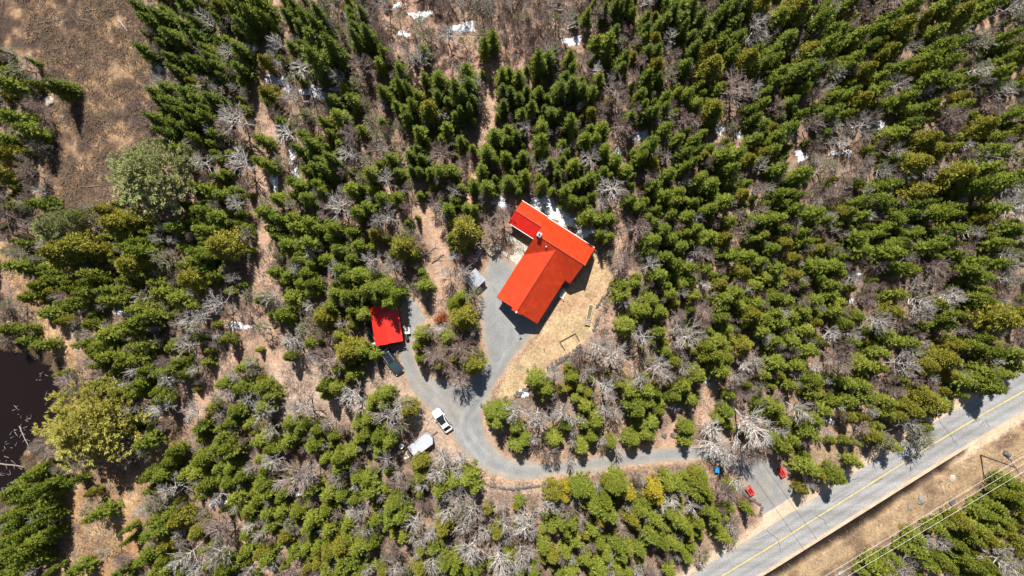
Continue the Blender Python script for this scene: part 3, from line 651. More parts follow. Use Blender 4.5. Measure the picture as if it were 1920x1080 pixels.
# ---------------------------------------------------------------- trailer, small shed, yard things
x, y = W(790, 833, 1.6)
ta = math.atan2(27, 36)
t = tag(empty('cargo_trailer', (x, y, 0), ta), 'silver-white enclosed trailer with pointed nose under bare branches', 'trailer')
foot = [(-2.1, -1.05), (1.7, -1.05), (2.2, -.35), (2.2, .35), (1.7, 1.05), (-2.1, 1.05)]
MB().prism(foot, .45, 2.05).build('box', M['trailer'], t)
mb = MB().prism(offset_poly(foot, .05), 2.052, 2.11)
for k in range(8): mb.box((-1.8 + .48 * k, 0, 2.14), (.09, 2.06, .07))
mb.build('roof_panel', M['trailer'], t)
MB().box((2.7, 0, .45), (1.2, .1, .1)).build('drawbar', M['darkmetal'], t); MB().box((-2.08, 0, 1.25), (.05, 1.8, 1.5)).build('rear_door', M['silver'], t)
for s_ in (-1, 1): MB().tube((-.4, s_ * .86, .33), (-.4, s_ * 1.08, .33), .33, .33, 14).build('wheel', M['black'], t)
def bucket(px, py, lab, r=.25, h=.45, m_='white'):
    x, y = W(px, py); t = tag(empty('bucket', (x, y, gz(x, y))), lab, 'bucket')
    MB().tube((0, 0, 0), (0, 0, h), r * .85, r, 12).build('pail', M[m_], t); MB().tube((0, 0, h), (0, 0, h + .03), r * 1.04, r * 1.02, 12).build('lid', M[m_], t)
bucket(754, 835, 'pale bucket in the shade at the left end of the trailer', .42, .7)
x, y = W(763, 853); t = tag(empty('board_stack', (x, y, gz(x, y)), .6), 'small stack of pale boards behind the trailer', 'boards')
for k in range(4): MB().box((random.uniform(-.1, .1), (k - 1.5) * .28, .12 + .05 * (k % 2)), (1.3, .24, .05), random.uniform(-.15, .15)).build('board', M['palewood'], t)
x, y = W(890, 524, 2.0); t = tag(empty('garden_shed', (x, y, 0), math.atan2(-21, 19)), 'little square shed with pale grey sheet metal roof left of the house', 'shed')
gzf = lambda u, v: 2.25 - .22 * (u + 1.35) / 2.7
roof_slope('roof_sheet', [(-1.35, -1.4), (1.35, -1.4), (1.35, 1.4), (-1.35, 1.4)], gzf, (1, 0), t, M['zinc'], pitch=.25, ribw=.05, ribh=.03)
MB().box((0, 0, .98), (2.3, 2.4, 1.96)).build('wall', M['wood'], t); MB().box((1.16, 0, .9), (.05, .8, 1.75)).build('door', M['darkwood'], t)
x, y = W(909, 466); t = tag(empty('fire_pit', (x, y, gz(x, y))), 'ring of pale stones round a fire pit near the patio', 'fire pit')
for k in range(14):
    a = 2 * math.pi * k / 14; o = blob('stone', M['tstone'], t, .22, .17, .2, k, n=2, loc=(.85 * math.cos(a), .85 * math.sin(a), .08)); o.rotation_euler = (0, 0, a)
MB().tube((0, 0, .02), (0, 0, .06), .7, .65, 14).build('ash_bed', M['soil'], t)
def lawn_chair(px, py, rz, lab, mm):
    x, y = W(px, py); t = tag(empty('garden_chair', (x, y, gz(x, y)), rz), lab, 'chair', 'wooden chairs by the fire pit')
    for k in range(5): MB().box((0, (k - 2) * .17, .42), (.75, .15, .035)).build('seat_slat', M[mm], t)
    for k in range(5):
        o = MB().box((0, 0, .4), (.035, .15, .85)).build('back_slat', M[mm], t); o.location = (-.45, (k - 2) * .17, .42); o.rotation_euler = (0, R(-22), 0)
    for s_ in (-1, 1):
        MB().box((.05, s_ * .5, .62), (.9, .13, .035)).build('armrest', M[mm], t)
        for xx in (-.3, .4): MB().box((xx, s_ * .48, .3), (.09, .06, .6)).build('leg', M[mm], t)
lawn_chair(921, 472, 2.2, 'dark wooden chair between the fire pit and the patio', 'wood')
lawn_chair(930, 464, 3.0, 'pale wooden chair standing at the patio corner', 'palewood')
x, y = W(894, 482); t = tag(empty('ladder', (x, y, gz(x, y)), 1.05), 'light metal ladder lying under the bushy cedar by the yard', 'ladder')
for s_ in (-1, 1): MB().box((0, s_ * .22, .25), (3.0, .07, .08)).build('rail', M['steel'], t)
for k in range(9): MB().box((-1.3 + k * .325, 0, .25), (.05, .40, .04)).build('rung', M['steel'], t)
# raised planter trough on the lawn
x, y = W(1104, 591); t = tag(empty('planter_trough', (x, y, gz(x, y)), math.atan2(38, 7.5)), 'long narrow wooden planter trough with dark crate at its lower end on the lawn', 'planter')
for s_ in (-1, 1): MB().box((.55, s_ * .36, .3), (2.5, .07, .6)).build('side_board', M['palewood'], t)
for xx in (-.72, 1.82): MB().box((xx, 0, .3), (.07, .78, .62)).build('end_board', M['palewood'], t)
MB().box((.55, 0, .25), (2.4, .64, .4)).build('soil', M['soil'], t)
cr = MB().box((-1.3, 0, .2), (1.0, .86, .4)).build('crate', M['darkwood'], t)
for s_ in (-1, 1): MB().box((-1.3, s_ * .42, .45), (1.04, .06, .12)).build('crate_rim', M['wood'], cr)
for k in range(4): MB().box((-1.65 + .26 * k, 0, .415), (.16, .74, .03)).build('crate_slat', M['wood'], cr)
x0, y0 = W(1049.3, 641.3); x1, y1 = W(1078.5, 625.2); x2, y2 = W(1059, 656.7); x3, y3 = W(1086, 639.4)
t = tag(empty('timber_border', ((x0 + x1) / 2, (y0 + y1) / 2, 0)), 'thin dark three-sided timber frame lying at the lower edge of the lawn', 'timber frame')
for (a, b) in (((x0, y0), (x1, y1)), ((x0, y0), (x2, y2)), ((x1, y1), (x3, y3))):
    cx, cy = (x0 + x1) / 2, (y0 + y1) / 2; dx, dy = b[0] - a[0], b[1] - a[1]
    MB().box(((a[0] + b[0]) / 2 - cx, (a[1] + b[1]) / 2 - cy, .16 + random.uniform(0, .01)), (math.hypot(dx, dy), .16, .24), math.atan2(dy, dx)).build('timber', M['darkwood'], t)
x, y = W(1020, 653); t = tag(MB().tube((0, 0, 0), (0, 0, 1.1), .05, .045, 6).build('garden_stake', M['darkwood'], None, loc=(x, y, gz(x, y))), 'single short dark stake standing in the lawn', 'stake')
# red entrance boxes: a slatted body with two dark openings
def entrance_box(px, py, rz, lab):
    x, y = W(px, py, .8); t = tag(empty('planter_box', (x, y, gz(x, y)), rz), lab, 'planter', 'red boxes at the driveway entrance')
    Lx, Wy, h = 1.5, 1.0, .75
    for s_ in (-1, 1):
        MB().box((0, s_ * (Wy / 2 - .05), h / 2), (Lx, .1, h)).build('side_board', M['redwood'], t)
        MB().box((s_ * (Lx / 2 - .05), 0, h / 2), (.1, Wy - .21, h)).build('end_board', M['redwood'], t)
    for yy in (-.35, 0, .35): MB().box((0, yy, h + .022), (Lx - .02, .2 if yy else .16, .04)).build('top_board', M['redwood'], t)
    for xx in (-.58, .58): MB().box((xx, 0, h + .066), (.3, Wy, .04)).build('cross_board', M['redwood'], t)
    MB().box((0, 0, h * .35), (Lx - .22, Wy - .22, .1)).build('dark_floor', M['black'], t)
entrance_box(1407, 921, math.atan2(-15, 9), 'red wooden box with two dark slots left of the driveway mouth')
entrance_box(1467, 887, math.atan2(-15, 9), 'red wooden box with two dark slots right of the driveway mouth')
def wheelie(px, py, lab, mm):
    x, y = W(px, py, .8); t = tag(empty('wheeled_bin', (x, y, gz(x, y)), 1.57), lab, 'bin', 'wheeled bins by the driveway')
    MB().box((0, 0, .52), (.62, .52, .96), taper=1.22).build('body', M[mm], t)
    MB().box((.02, 0, 1.03), (.84, .68, .07)).build('lid', M[mm], t); MB().tube((-.42, -.25, .98), (-.42, .25, .98), .03, .03, 6).build('handle', M['black'], t)
    for s_ in (-1, 1): MB().tube((-.3, s_ * .24, .1), (-.3, s_ * .31, .1), .1, .1, 10).build('wheel', M['black'], t)
wheelie(1344, 881, 'bright blue wheeled bin under the bare tree by the driveway', 'blue')
wheelie(1353.5, 881, 'dark wheeled bin just right of the blue bin', 'darkmetal')

# ---------------------------------------------------------------- power line
bx, by = W(1838, 853); PH = 8.3
t = tag(empty('utility_pole', (bx, by, gz(bx, by) - .1)), 'tall dark wooden utility pole with crossarm carrying three wires', 'utility pole')
MB().tube((0, 0, 0), (0, 0, PH + .3), .14, .09, 10).build('post', M['pole'], t)
WIRES = [((1547, 1080), (1920, 855)), ((1567, 1080), (1920, 869)), ((1590, 1080), (1920, 884))]
adir = Vector((W(1914, 885, PH)[0] - W(1902, 866, PH)[0], W(1914, 885, PH)[1] - W(1902, 866, PH)[1], 0)).normalized()
ca = math.atan2(adir.y, adir.x)
arm = MB().box((0, 0, PH), (2.5, .12, .12), ca).build('crossarm', M['pole'], t)
WZ = PH + .22
for i, (p, q) in enumerate(WIRES):
    a = Vector(W(*p, WZ)); b = Vector(W(*q, WZ)); d = (b - a).normalized()
    s = (Vector((bx, by)) - a).dot(d); pt = a + d * s
    MB().tube((pt.x - bx, pt.y - by, PH + .06), (pt.x - bx, pt.y - by, WZ - .02), .05, .04, 8).build('insulator', M['white'], arm)
    e0, e1 = a - d * 45, b + d * 30
    tag(MB().tube((e0.x, e0.y, WZ), (e1.x, e1.y, WZ), .026, .026, 5).build('power_wire', M['wire']), ('pale overhead wire nearest the road', 'middle one of the three pale overhead wires', 'pale overhead wire nearest the lower right trees')[i], 'wire', 'overhead wires of the power line')
a = Vector(W(1330, 1096, 6.4)); b = Vector(W(1930, 742, 6.4)); a = Vector(W(1500, 1098, 6.3)); b = Vector(W(1960, 822, 6.3))
tag(MB().tube((a.x, a.y, 6.3), (b.x, b.y, 6.3), .018, .018, 4).build('telephone_cable', M['darkmetal']), 'thin dark cable strung below the pale wires', 'cable', 'overhead wires of the power line')
a = Vector(W(1398, 824, 5.6)); b = Vector(W(1532, 1012, 6.3))
tag(MB().tube((a.x, a.y, 5.6), (b.x, b.y, 6.3), .03, .03, 4).build('service_cable', M['darkmetal']), 'thin dark service cable crossing above the driveway mouth and road', 'cable')

# ---------------------------------------------------------------- stones, walls, snow
def boulder(px, py, r, mm, lab, seed, group='boulders along the power line', sq=.7):
    x, y = W(px, py); s = r / PPM
    o = blob('boulder', M[mm], None, s, s * random.uniform(.7, .95), s * sq, seed, n=3, loc=(x, y, gz(x, y)), noise=.16)
    o.rotation_euler = (0, 0, random.uniform(0, 6)); tag(o, lab, 'boulder', group)
boulder(1726, 937, 9, 'stone', 'largest grey boulder in the dry grass between road and wires', 1)
boulder(1784, 942, 7.5, 'dstone', 'dark boulder right under the overhead wires', 2)
boulder(1851, 914, 7, 'stone', 'grey boulder at the tip of the pole shadow', 3)
boulder(1887, 851, 8.5, 'dstone', 'large dark boulder right of the utility pole foot', 4)
boulder(1893.5, 860, 4.5, 'stone', 'small grey boulder touching the dark one right of the pole', 5)
boulder(1785, 896, 7, 'tstone', 'flat tan boulder in the grass left of the pole shadow', 6, sq=.35)
boulder(1746, 965, 4.5, 'tstone', 'small pale stone between the first and second wire', 7)
boulder(1872, 889, 5, 'tstone', 'pale stone beside the wires right of the pole shadow', 8)
boulder(1577, 1075, 7, 'stone', 'grey boulder at the bottom edge under the wires', 9)
boulder(1705, 952, 5, 'stone', 'small grey boulder left of the largest boulder', 10, sq=.4)
boulder(1809, 963, 4, 'stone', 'small stone at the edge of the lower right trees', 11)
boulder(1245, 817, 5.5, 'dstone', 'dark round boulder beside the driveway, left of two', 12, 'boulders beside the driveway')
boulder(1262, 816, 6.5, 'dstone', 'larger dark round boulder beside the driveway, right of two', 13, 'boulders beside the driveway')
boulder(92, 190, 11, 'tstone', 'big pale flat rock by the lone spruce in the clearing', 14, 'rocks in the clearing', .5)
boulder(118, 222, 5, 'stone', 'small grey rock below the pale rock in the clearing', 15, 'rocks in the clearing')
boulder(20, 608, 7, 'tstone', 'pale rock above the pond corner', 16, 'rocks round the pond')
boulder(137, 617, 7, 'stone', 'grey block rock beside the trail above the pond', 17, 'rocks round the pond')
boulder(141, 627, 6, 'tstone', 'reddish tan block rock beside the trail above the pond', 18, 'rocks round the pond')
def stone_row(pts, lab, mm, width=.5, size=.32, name='stone_wall'):
    P = smooth_line(WP(pts), 10); t = tag(empty(name, (P[0][0], P[0][1], 0)), lab, 'stone wall'); acc = 0; k = 0
    stones = [blob('stone', M[mm], t, size, size * .75, size * .8, s_ + len(pts), n=2, noise=.2) for s_ in range(4)]; used = set()
    cum = [0.0]
    for i in range(len(P) - 1): cum.append(cum[-1] + (Vector(P[i + 1]) - Vector(P[i])).length)
    s = 0.0
    while s < cum[-1]:
        i = max(k_ for k_ in range(len(P) - 1) if cum[k_] <= s); a, b = Vector(P[i]), Vector(P[i + 1]); d = (b - a).normalized(); n = Vector((-d.y, d.x))
        for row in range(2 if width > .6 else 1):
            p = a + d * (s - cum[i]) + n * (random.uniform(-width / 2, width / 2)); j = k % 4; k += 1
            o = stones[j] if j not in used else link('stone', stones[j].data, t); used.add(j)
            o.location = (p.x - P[0][0], p.y - P[0][1], gz(p.x, p.y) + random.uniform(-.05, .15)); o.rotation_euler = (random.uniform(-.3, .3), random.uniform(-.3, .3), random.uniform(0, 6))
            q = random.uniform(.7, 1.35); o.scale = (q, q, q * random.uniform(.8, 1.1))
        s += size * random.uniform(1.1, 1.6)
    for j in range(4):
        if j not in used: bpy.data.objects.remove(stones[j])
stone_row([(1145, 538), (1136, 552), (1126, 565), (1117, 577)], 'short dark stone row along the upper right edge of the lawn', 'dstone', .3, .28)
stone_row([(1122, 596), (1119, 606), (1112, 620)], 'broken line of dark stones right of the planter trough', 'dstone', .3, .22)
stone_row([(1088, 650), (1066, 667), (1045, 680), (1025, 692)], 'dark stone retaining wall along the lower edge of the lawn', 'dstone', .9, .34)
stone_row([(1000, 716), (985, 732), (966, 743)], 'low stone row with snow beside it right of the driveway bend', 'dstone', .8, .32)
stone_row([(903, 904), (920, 911), (960, 917), (990, 914), (1019, 911)], 'thin dark stone edging below the driveway bend', 'dstone', .2, .3)
stone_row([(1387, 913), (1396, 926), (1412, 938), (1428, 950), (1424, 966)], 'crooked dark stone edging left of the driveway mouth', 'dstone', .3, .32)
SNOW = [(1074, 77, 15, 10), (1206, 256, 14, 12), (1350, 243, 8, 12), (1385, 253, 7, 5), (517, 152, 16, 12), (540, 166, 9, 8), (590, 173, 22, 13), (632, 167, 9, 6), (510, 88, 9, 10), (870, 52, 20, 11), (792, 30, 16, 9), (775, 30, 7, 6),
        (745, 12, 6, 7), (756, 65, 9, 7), (650, 33, 8, 8), (352, 68, 5, 5), (340, 102, 7, 8), (356, 107, 6, 5), (297, 125, 9, 8), (314, 126, 5, 8), (350, 129, 8, 5), (472, 92, 10, 14), (547, 292, 6, 16), (515, 342, 6, 18), (555, 325, 7, 9), (516, 395, 4, 6),
        (938, 380, 16, 10), (1013, 380, 20, 12), (1038, 396, 20, 16), (1062, 412, 24, 13), (1098, 435, 19, 11), (1160, 290, 8, 12), (1276, 298, 18, 10), (1297, 488, 5, 6), (1566, 287, 10, 6), (1590, 287, 6, 7), (1503, 292, 13, 8), (1600, 514, 12, 6), (1752, 357, 9, 6),
        (230, 586, 15, 7), (260, 580, 12, 6), (152, 582, 9, 6), (447, 611, 16, 8), (1305, 685, 9, 12), (1325, 716, 6, 6), (982, 738, 9, 6), (410, 942, 14, 8), (1593, 565, 8, 6), (1557, 791, 6, 6), (1652, 235, 12, 8), (557, 925, 8, 5)]
AREAS = [((300, 100), 'beside the brushy clearing'), ((530, 110), 'on the upper left trail'), ((610, 170), 'under the upper left spruces'), ((800, 40), 'in the thin woods at the top'), ((535, 340), 'along the left trail'), ((1030, 400), 'along the upper wall of the house'),
         ((1074, 77), 'in the thin woods above the house'), ((1250, 270), 'in the firs above and right of the house'), ((1550, 290), 'in the right-hand forest'), ((1640, 480), 'among the right-hand conifers'), ((230, 585), 'under the trees above the pond'), ((440, 610), 'under the left-hand birches'),
         ((1310, 700), 'on the shaded trail above the driveway'), ((982, 738), 'beside the stone row at the driveway bend'), ((410, 942), 'in the lower left woods'), ((1560, 700), 'in the trees above the road')]
def snow_patch(px, py, rx, ry, k, lab):
    x, y = W(px, py); n = 26; rr = random.Random(k); ph = [rr.uniform(0, 6.3) for _ in range(5)]; V = []; F = []
    rings = (0, .35, .65, .88, 1.0)
    for ri, f in enumerate(rings[1:]):
        for i in range(n):
            a = 2 * math.pi * i / n; w = 1 + .26 * math.sin(2 * a + ph[0]) + .2 * math.sin(3 * a + ph[1]) + .16 * math.sin(5 * a + ph[2]) + .12 * math.sin(9 * a + ph[3])
            qx, qy = x + rx / PPM * 1.1 * f * w * math.cos(a), y + ry / PPM * 1.1 * f * w * math.sin(a)
            V.append((qx - x, qy - y, gz(qx, qy) + (.16 * (1 - f ** 2.5) + .02 + .03 * math.sin(7 * a + ph[4]) * f if f < 1 else -.04)))
    V.append((0, 0, gz(x, y) + .18)); c = len(V) - 1
    for i in range(n):
        F.append((c, i, (i + 1) % n))
        for r0 in range(len(rings) - 2): F.append((r0 * n + i, (r0 + 1) * n + i, (r0 + 1) * n + (i + 1) % n, r0 * n + (i + 1) % n))
    me = bpy.data.meshes.new('snow_patch'); me.from_pydata(V, [], F); me.update(); me.materials.append(M['snow']); me.polygons.foreach_set('use_smooth', [True] * len(F))
    tag(link('snow_patch', me, None, (x, y, 0)), lab, 'snow patch', 'leftover snow patches')
ORD = ('largest', 'second largest', 'third largest', 'fourth largest', 'fifth largest', 'sixth largest', 'seventh largest', 'eighth largest', 'ninth largest')
by_area = {}
for s in SNOW: by_area.setdefault(min(AREAS, key=lambda a: math.hypot(a[0][0] - s[0], a[0][1] - s[1]))[1], []).append(s)
k = 0
for ar, L_ in by_area.items():
    L_.sort(key=lambda s: -s[2] * s[3])
    for i, s in enumerate(L_):
        k += 1; snow_patch(*s, k, ('white snow patch ' + ar) if len(L_) == 1 else ORD[min(i, 8)] + ' white snow patch ' + ar)
# fallen trunks
LOGS = [((-20, 866), (55, 878), .16, 'birch', 'long white fallen trunk reaching into the pond'), ((222, 866), (257, 849), .09, 'birch', 'white fallen trunk in the shade right of the golden pine, upper of two'), ((225, 888), (255, 864), .08, 'birch', 'white fallen trunk in the shade right of the golden pine, lower of two'),
        ((400, 295), (432, 318), .14, 'birch', 'white leaning dead trunk right of the big pale pine'), ((222, 36), (238, 57), .12, 'birch', 'pale crooked fallen branch in the brushy clearing'), ((160, 21), (230, 17), .10, 'deadwood', 'long brown fallen trunk near the top of the clearing'),
        ((75, 45), (117, 37), .10, 'deadwood', 'short brown fallen trunk at the upper left of the clearing'), ((810, 492), (830, 478), .18, 'deadwood', 'dark log on the trail left of the house, lower of two'), ((788, 485), (815, 463), .16, 'deadwood', 'dark log on the trail left of the house, upper of two'),
        ((152, 351), (212, 346), .11, 'deadwood', 'grey fallen trunk at the foot of the big pale pine'), ((0, 450), (40, 453), .09, 'birch', 'pale fallen trunk at the left picture edge'), ((1138, 1004), (1144, 1018), .12, 'birch', 'short white broken trunk among the lower cedars'),
        ((35, 800), (62, 860), .07, 'birch', 'thin grey dead stem lying in the pond')]
for (p, q, r, mm, lab) in LOGS:
    a, b = Vector(W(*p)), Vector(W(*q)); n = 5; t = tag(empty('fallen_trunk', (a.x, a.y, 0)), lab, 'fallen trunk'); mb = MB(); pts = []
    for i in range(n + 1):
        c = a.lerp(b, i / n); pts.append((c.x - a.x + random.uniform(-.08, .08), c.y - a.y + random.uniform(-.08, .08), max(gz(c.x, c.y), WATER_Z) + r * .8 + .04))
    for i in range(n): mb.tube(pts[i], pts[i + 1], r * (1 - .1 * i), r * (1 - .1 * (i + 1)), 6)
    mb.build('stem', M[mm], t)
    mb = MB()
    for i in range(1, n + 1):
        for s_ in (-1, 1):
            d = (b - a).normalized(); e = Vector((-d.y, d.x)) * s_ + d * .8; l = random.uniform(.3, .9); p0 = pts[i]
            mb.tube(p0, (p0[0] + e.x * l, p0[1] + e.y * l, p0[2] + random.uniform(0, .4)), r * .35, .015, 4)
    mb.build('branch_stubs', M[mm], t)
# ---------------------------------------------------------------- vegetation: crown shapes
def unit(a): return a / np.maximum(np.linalg.norm(a, axis=-1, keepdims=True), 1e-9)
class Leaves:
    def __init__(s): s.c = []; s.d = []; s.n = []; s.l = []; s.w = []; s.v = []
    def put(s, c, d, n, l, w, v): s.c.append(c); s.d.append(d); s.n.append(n); s.l.append(l); s.w.append(w); s.v.append(v)
    def arrays(s):
        c = np.concatenate(s.c); d = unit(np.concatenate(s.d)); n = unit(np.concatenate(s.n)); l = np.concatenate(s.l)[:, None]; w = np.concatenate(s.w)[:, None]; v = np.concatenate(s.v)
        sd = unit(np.cross(n, d)); P = np.stack([c - d * l * .15, c + d * l * .42 + sd * w * .5, c + d * l, c + d * l * .42 - sd * w * .5], 1).reshape(-1, 3)
        k = len(c); return P, np.arange(k * 4).reshape(-1, 4), np.repeat(v, 4)
def finish(Lf, name, mat, h, r, core=0.0, q=91):
    P, Q, v = Lf.arrays(); rad = np.hypot(P[:, 0], P[:, 1]); s = r / np.percentile(rad, q); P[:, :2] *= s
    if core:                        # ragged low-toned inner cone, added to block sun so the far side darkens
        n = 9; R_ = []
        for f, k in ((.10, .85), (.30, 1.0), (.55, .72), (.78, .40), (.93, .10)):
            for i in range(n):
                a = 6.283 * i / n + f * 3; w = core * r * k * rng.uniform(.7, 1.2); R_.append((math.cos(a) * w, math.sin(a) * w, h * (f + rng.uniform(-.04, .04))))
        m0 = len(P); P = np.concatenate([P, np.array(R_)]); F = [(m0 + k * n + i, m0 + k * n + (i + 1) % n, m0 + (k + 1) * n + (i + 1) % n, m0 + (k + 1) * n + i) for k in range(4) for i in range(n)]
        Q = np.concatenate([Q, np.array(F)]); v = np.concatenate([v, np.full(len(R_), .15)])
    return np_mesh(name, P, Q, mat, attrs={'v': ('FLOAT', v)})
def rs(n): return rng.random(n)
def gau(n, s=1.0): return rng.normal(0, s, (n, 3))
def fir_crown(name, mat, h, r, pointed, levels=17, dens=1.0, shape=.85):
    Lf = Leaves()
    for i in range(levels):
        f = (i + .5) / levels; z = h * (.06 + .92 * f ** .92); rad = r * (1 - f ** (1.25 if not pointed else 1.0)) ** shape * rng.uniform(.86, 1.12) + .12
        nb = int(round((4 + 5 * (1 - f)) * dens)); a0 = rng.uniform(0, 6.28)
        for b in range(nb):
            a = a0 + 6.283 * (b + rng.uniform(-.35, .35)) / nb; ln = rad * rng.uniform(.60, 1.22)
            rise = -.28 + .75 * f + rng.uniform(-.12, .12); btone = rng.uniform(.2, .75)
            o = np.array([math.cos(a), math.sin(a), 0.0]); n = max(9, int(ln * 27 * dens)); t = rs(n) ** .75
            zz = z + rise * ln * t + (.10 * ln) * t * t
            spread = .19 * ln * (1.15 - t) + .07
            side = (rs(n) - .5) * 2
            perp = np.array([-o[1], o[0], 0.0])
            c = o[None] * (t * ln)[:, None] + perp[None] * (side * spread)[:, None]; c[:, 2] = zz + rng.normal(0, .05, n)
            d = o[None] + perp[None] * (side * .9)[:, None] + np.array([0, 0, rise * .6]) + gau(n, .22)
            nn = np.array([0, 0, .62])[None] + o[None] * .75 + gau(n, .4)
            Lf.put(c, d, nn, rng.uniform(.24, .50, n), rng.uniform(.07, .14, n), np.clip(btone + rng.normal(0, .2, n), 0, 1))
    n = 26; z = h * rng.uniform(.86, 1.02, n); a = rs(n) * 6.28   # leader
    c = np.stack([np.cos(a) * .07, np.sin(a) * .07, z], 1); d = np.stack([np.cos(a) * .7, np.sin(a) * .7, np.full(n, .9)], 1)
    Lf.put(c, d, gau(n, 1) + np.array([0, 0, .5]), rng.uniform(.2, .4, n), rng.uniform(.08, .14, n), rs(n))
    return finish(Lf, name, mat, h, r, .60)
def bushy_crown(name, mat, h, r, clumps=72, leaves=50, lean=0.0, leaf=(.20, .42), w=(.065, .14), core=.58):
    Lf = Leaves()
    for i in range(clumps):
        f = (i + rng.uniform(0, 1)) / clumps; f = f ** .8; z = h * (.10 + .86 * f)
        rad = r * (.75 + .8 * f if f < .28 else .99 * (1 - ((f - .28) / .72) ** 1.25)) * rng.uniform(.6, 1.12)
        a = i * 2.399 + rng.uniform(-.5, .5); cc = np.array([math.cos(a) * rad, math.sin(a) * rad, z]); out = np.array([math.cos(a), math.sin(a), .35 + .6 * f])
        cr = rng.uniform(.26, .56) * (1.1 - .35 * f); n = int(leaves * rng.uniform(.7, 1.3))
        g = unit(gau(n)) * (rs(n) ** .4)[:, None]; g[:, 2] *= .75
        c = cc + g * cr; d = g * .8 + out * .6 + gau(n, .3); nn = g * .55 + out * .75 + np.array([0, 0, .25]) + gau(n, .35)
        tone = rng.uniform(-.22, .25)
        Lf.put(c, d, nn, rng.uniform(*leaf, n), rng.uniform(*w, n), np.clip(np.full(n, .45 + tone) + rng.normal(0, .2, n), 0, 1))
    return finish(Lf, name, mat, h, r, core)
def pine_crown(name, mat, h, r):
    Lf = Leaves()
    for i in range(15):
        f = i / 14; z = h * (.30 + .64 * f); nb = int(9 - 4 * f); a0 = rng.uniform(0, 6.28)
        for b in range(nb):
            a = a0 + 6.283 * (b + rng.uniform(-.3, .3)) / nb; ln = (r * (1 - f ** 1.5) + .6) * rng.uniform(.6, 1.12); rise = -.02 + .45 * f + rng.uniform(-.1, .12)
            for k in range(int(4 + ln * 2.4)):
                t = .22 + .78 * rng.random() ** .8; sp = rng.normal(0, .26 * ln * (1.15 - t) + .1)
                o = np.array([math.cos(a), math.sin(a), 0]); p = np.array([-o[1], o[0], 0])
                cc = o * (t * ln) + p * sp; cc[2] = z + rise * ln * t + .08 * ln * t * t + rng.normal(0, .1)
                n = 15; g = unit(gau(n)); g[:, 2] = abs(g[:, 2]) * .8; dd = g + o * .9 + np.array([0, 0, .35])
                Lf.put(cc + g * .12, dd, gau(n, .6) + np.array([0, 0, .8]), rng.uniform(.28, .60, n), rng.uniform(.09, .17, n), np.clip(rng.normal(.45, .28, n), 0, 1))
    return finish(Lf, name, mat, h, r, 0, 96)
def tubes(seg):                      # seg: rows p0(3) p1(3) r0 r1 v
    s = np.array(seg); p0, p1 = s[:, :3], s[:, 3:6]; d = unit(p1 - p0); ref = np.where(abs(d[:, 2:3]) < .9, [[0, 0, 1.0]], [[1.0, 0, 0]])
    a = unit(np.cross(d, ref)); b = np.cross(d, a); V = []
    for k in range(3):
        t = 2.0944 * k; e = a * math.cos(t) + b * math.sin(t); V += [p0 + e * s[:, 6:7], p1 + e * s[:, 7:8]]
    V = np.stack(V, 1).reshape(-1, 3); m_ = np.arange(len(s))[:, None] * 6
    Q = np.concatenate([m_ + np.array([[0, 1, 3, 2]]), m_ + np.array([[2, 3, 5, 4]]), m_ + np.array([[4, 5, 1, 0]])]); return V, Q, np.repeat(s[:, 8], 6)
def bare_segs(h, r, limbs, subs, twigs, up=.7, thick=.10):
    S = []
    def limb(p, d, ln, rad, lev):
        n = 3 if lev < 2 else 2; q = p.copy(); dd = d.copy(); pts = [p.copy()]
        for i in range(n):
            dd = unit(dd + gau(1, .10)[0] + np.array([0, 0, .07 if lev < 2 else .03])); q = q + dd * ln / n; pts.append(q.copy())
        for i in range(n): S.append(list(pts[i]) + list(pts[i + 1]) + [rad * (1 - .75 * i / n), max(.013, rad * (1 - .75 * (i + 1) / n)), np.clip((.85, .62, .25)[lev] + rng.normal(0, .15), 0, 1)])
        if lev >= 2: return
        cnt = subs if lev == 0 else twigs
        for j in range(cnt):
            t = rng.uniform(.28, 1.0); k = min(n - 1, int(t * n)); base = pts[k] + (pts[k + 1] - pts[k]) * (t * n - k)
            nd = unit(dd + gau(1, .40)[0] + np.array([0, 0, .10])); limb(base, nd, ln * rng.uniform(.34, .60), max(.02, rad * .5), lev + 1)
    for i in range(limbs):
        f = (i + rng.uniform(0, .8)) / limbs; z = h * (.30 + .55 * f); a = i * 2.399 + rng.uniform(-.4, .4)
        d = np.array([math.cos(a), math.sin(a), up * rng.uniform(.6, 1.3) + .5 * f]); limb(np.array([0, 0, z]), unit(d), r * (1.15 - .55 * f) * rng.uniform(.8, 1.15), thick * (1.1 - .5 * f), 0)
    return S
def bare_crown(name, mat, *a, **k):
    V, Q, v = tubes(bare_segs(*a, **k)); return np_mesh(name, V, Q, mat, attrs={'v': ('FLOAT', v)})
def grey_crown(name, mat, h, r):
    me = bushy_crown(name, M['grey'], h, r, clumps=60, leaves=11, leaf=(.16, .36), w=(.05, .12), core=0)
    V, Q, v = tubes(bare_segs(h, r, 10, 6, 4, up=.5, thick=.05)); n0 = len(me.vertices)
    P = np.zeros(n0 * 3, np.float32); me.vertices.foreach_get('co', P); vv = np.zeros(n0, np.float32); me.attributes['v'].data.foreach_get('value', vv)
    q0 = np.arange(n0).reshape(-1, 4); me2 = np_mesh(name, np.concatenate([P.reshape(-1, 3), V]), np.concatenate([q0, Q + n0]), M['grey'], attrs={'v': ('FLOAT', np.concatenate([vv, v]))})
    me2.materials.append(M['greybark']); mi = np.zeros(len(q0) + len(Q), np.int32); mi[len(q0):] = 1; me2.polygons.foreach_set('material_index', mi); bpy.data.meshes.remove(me); return me2
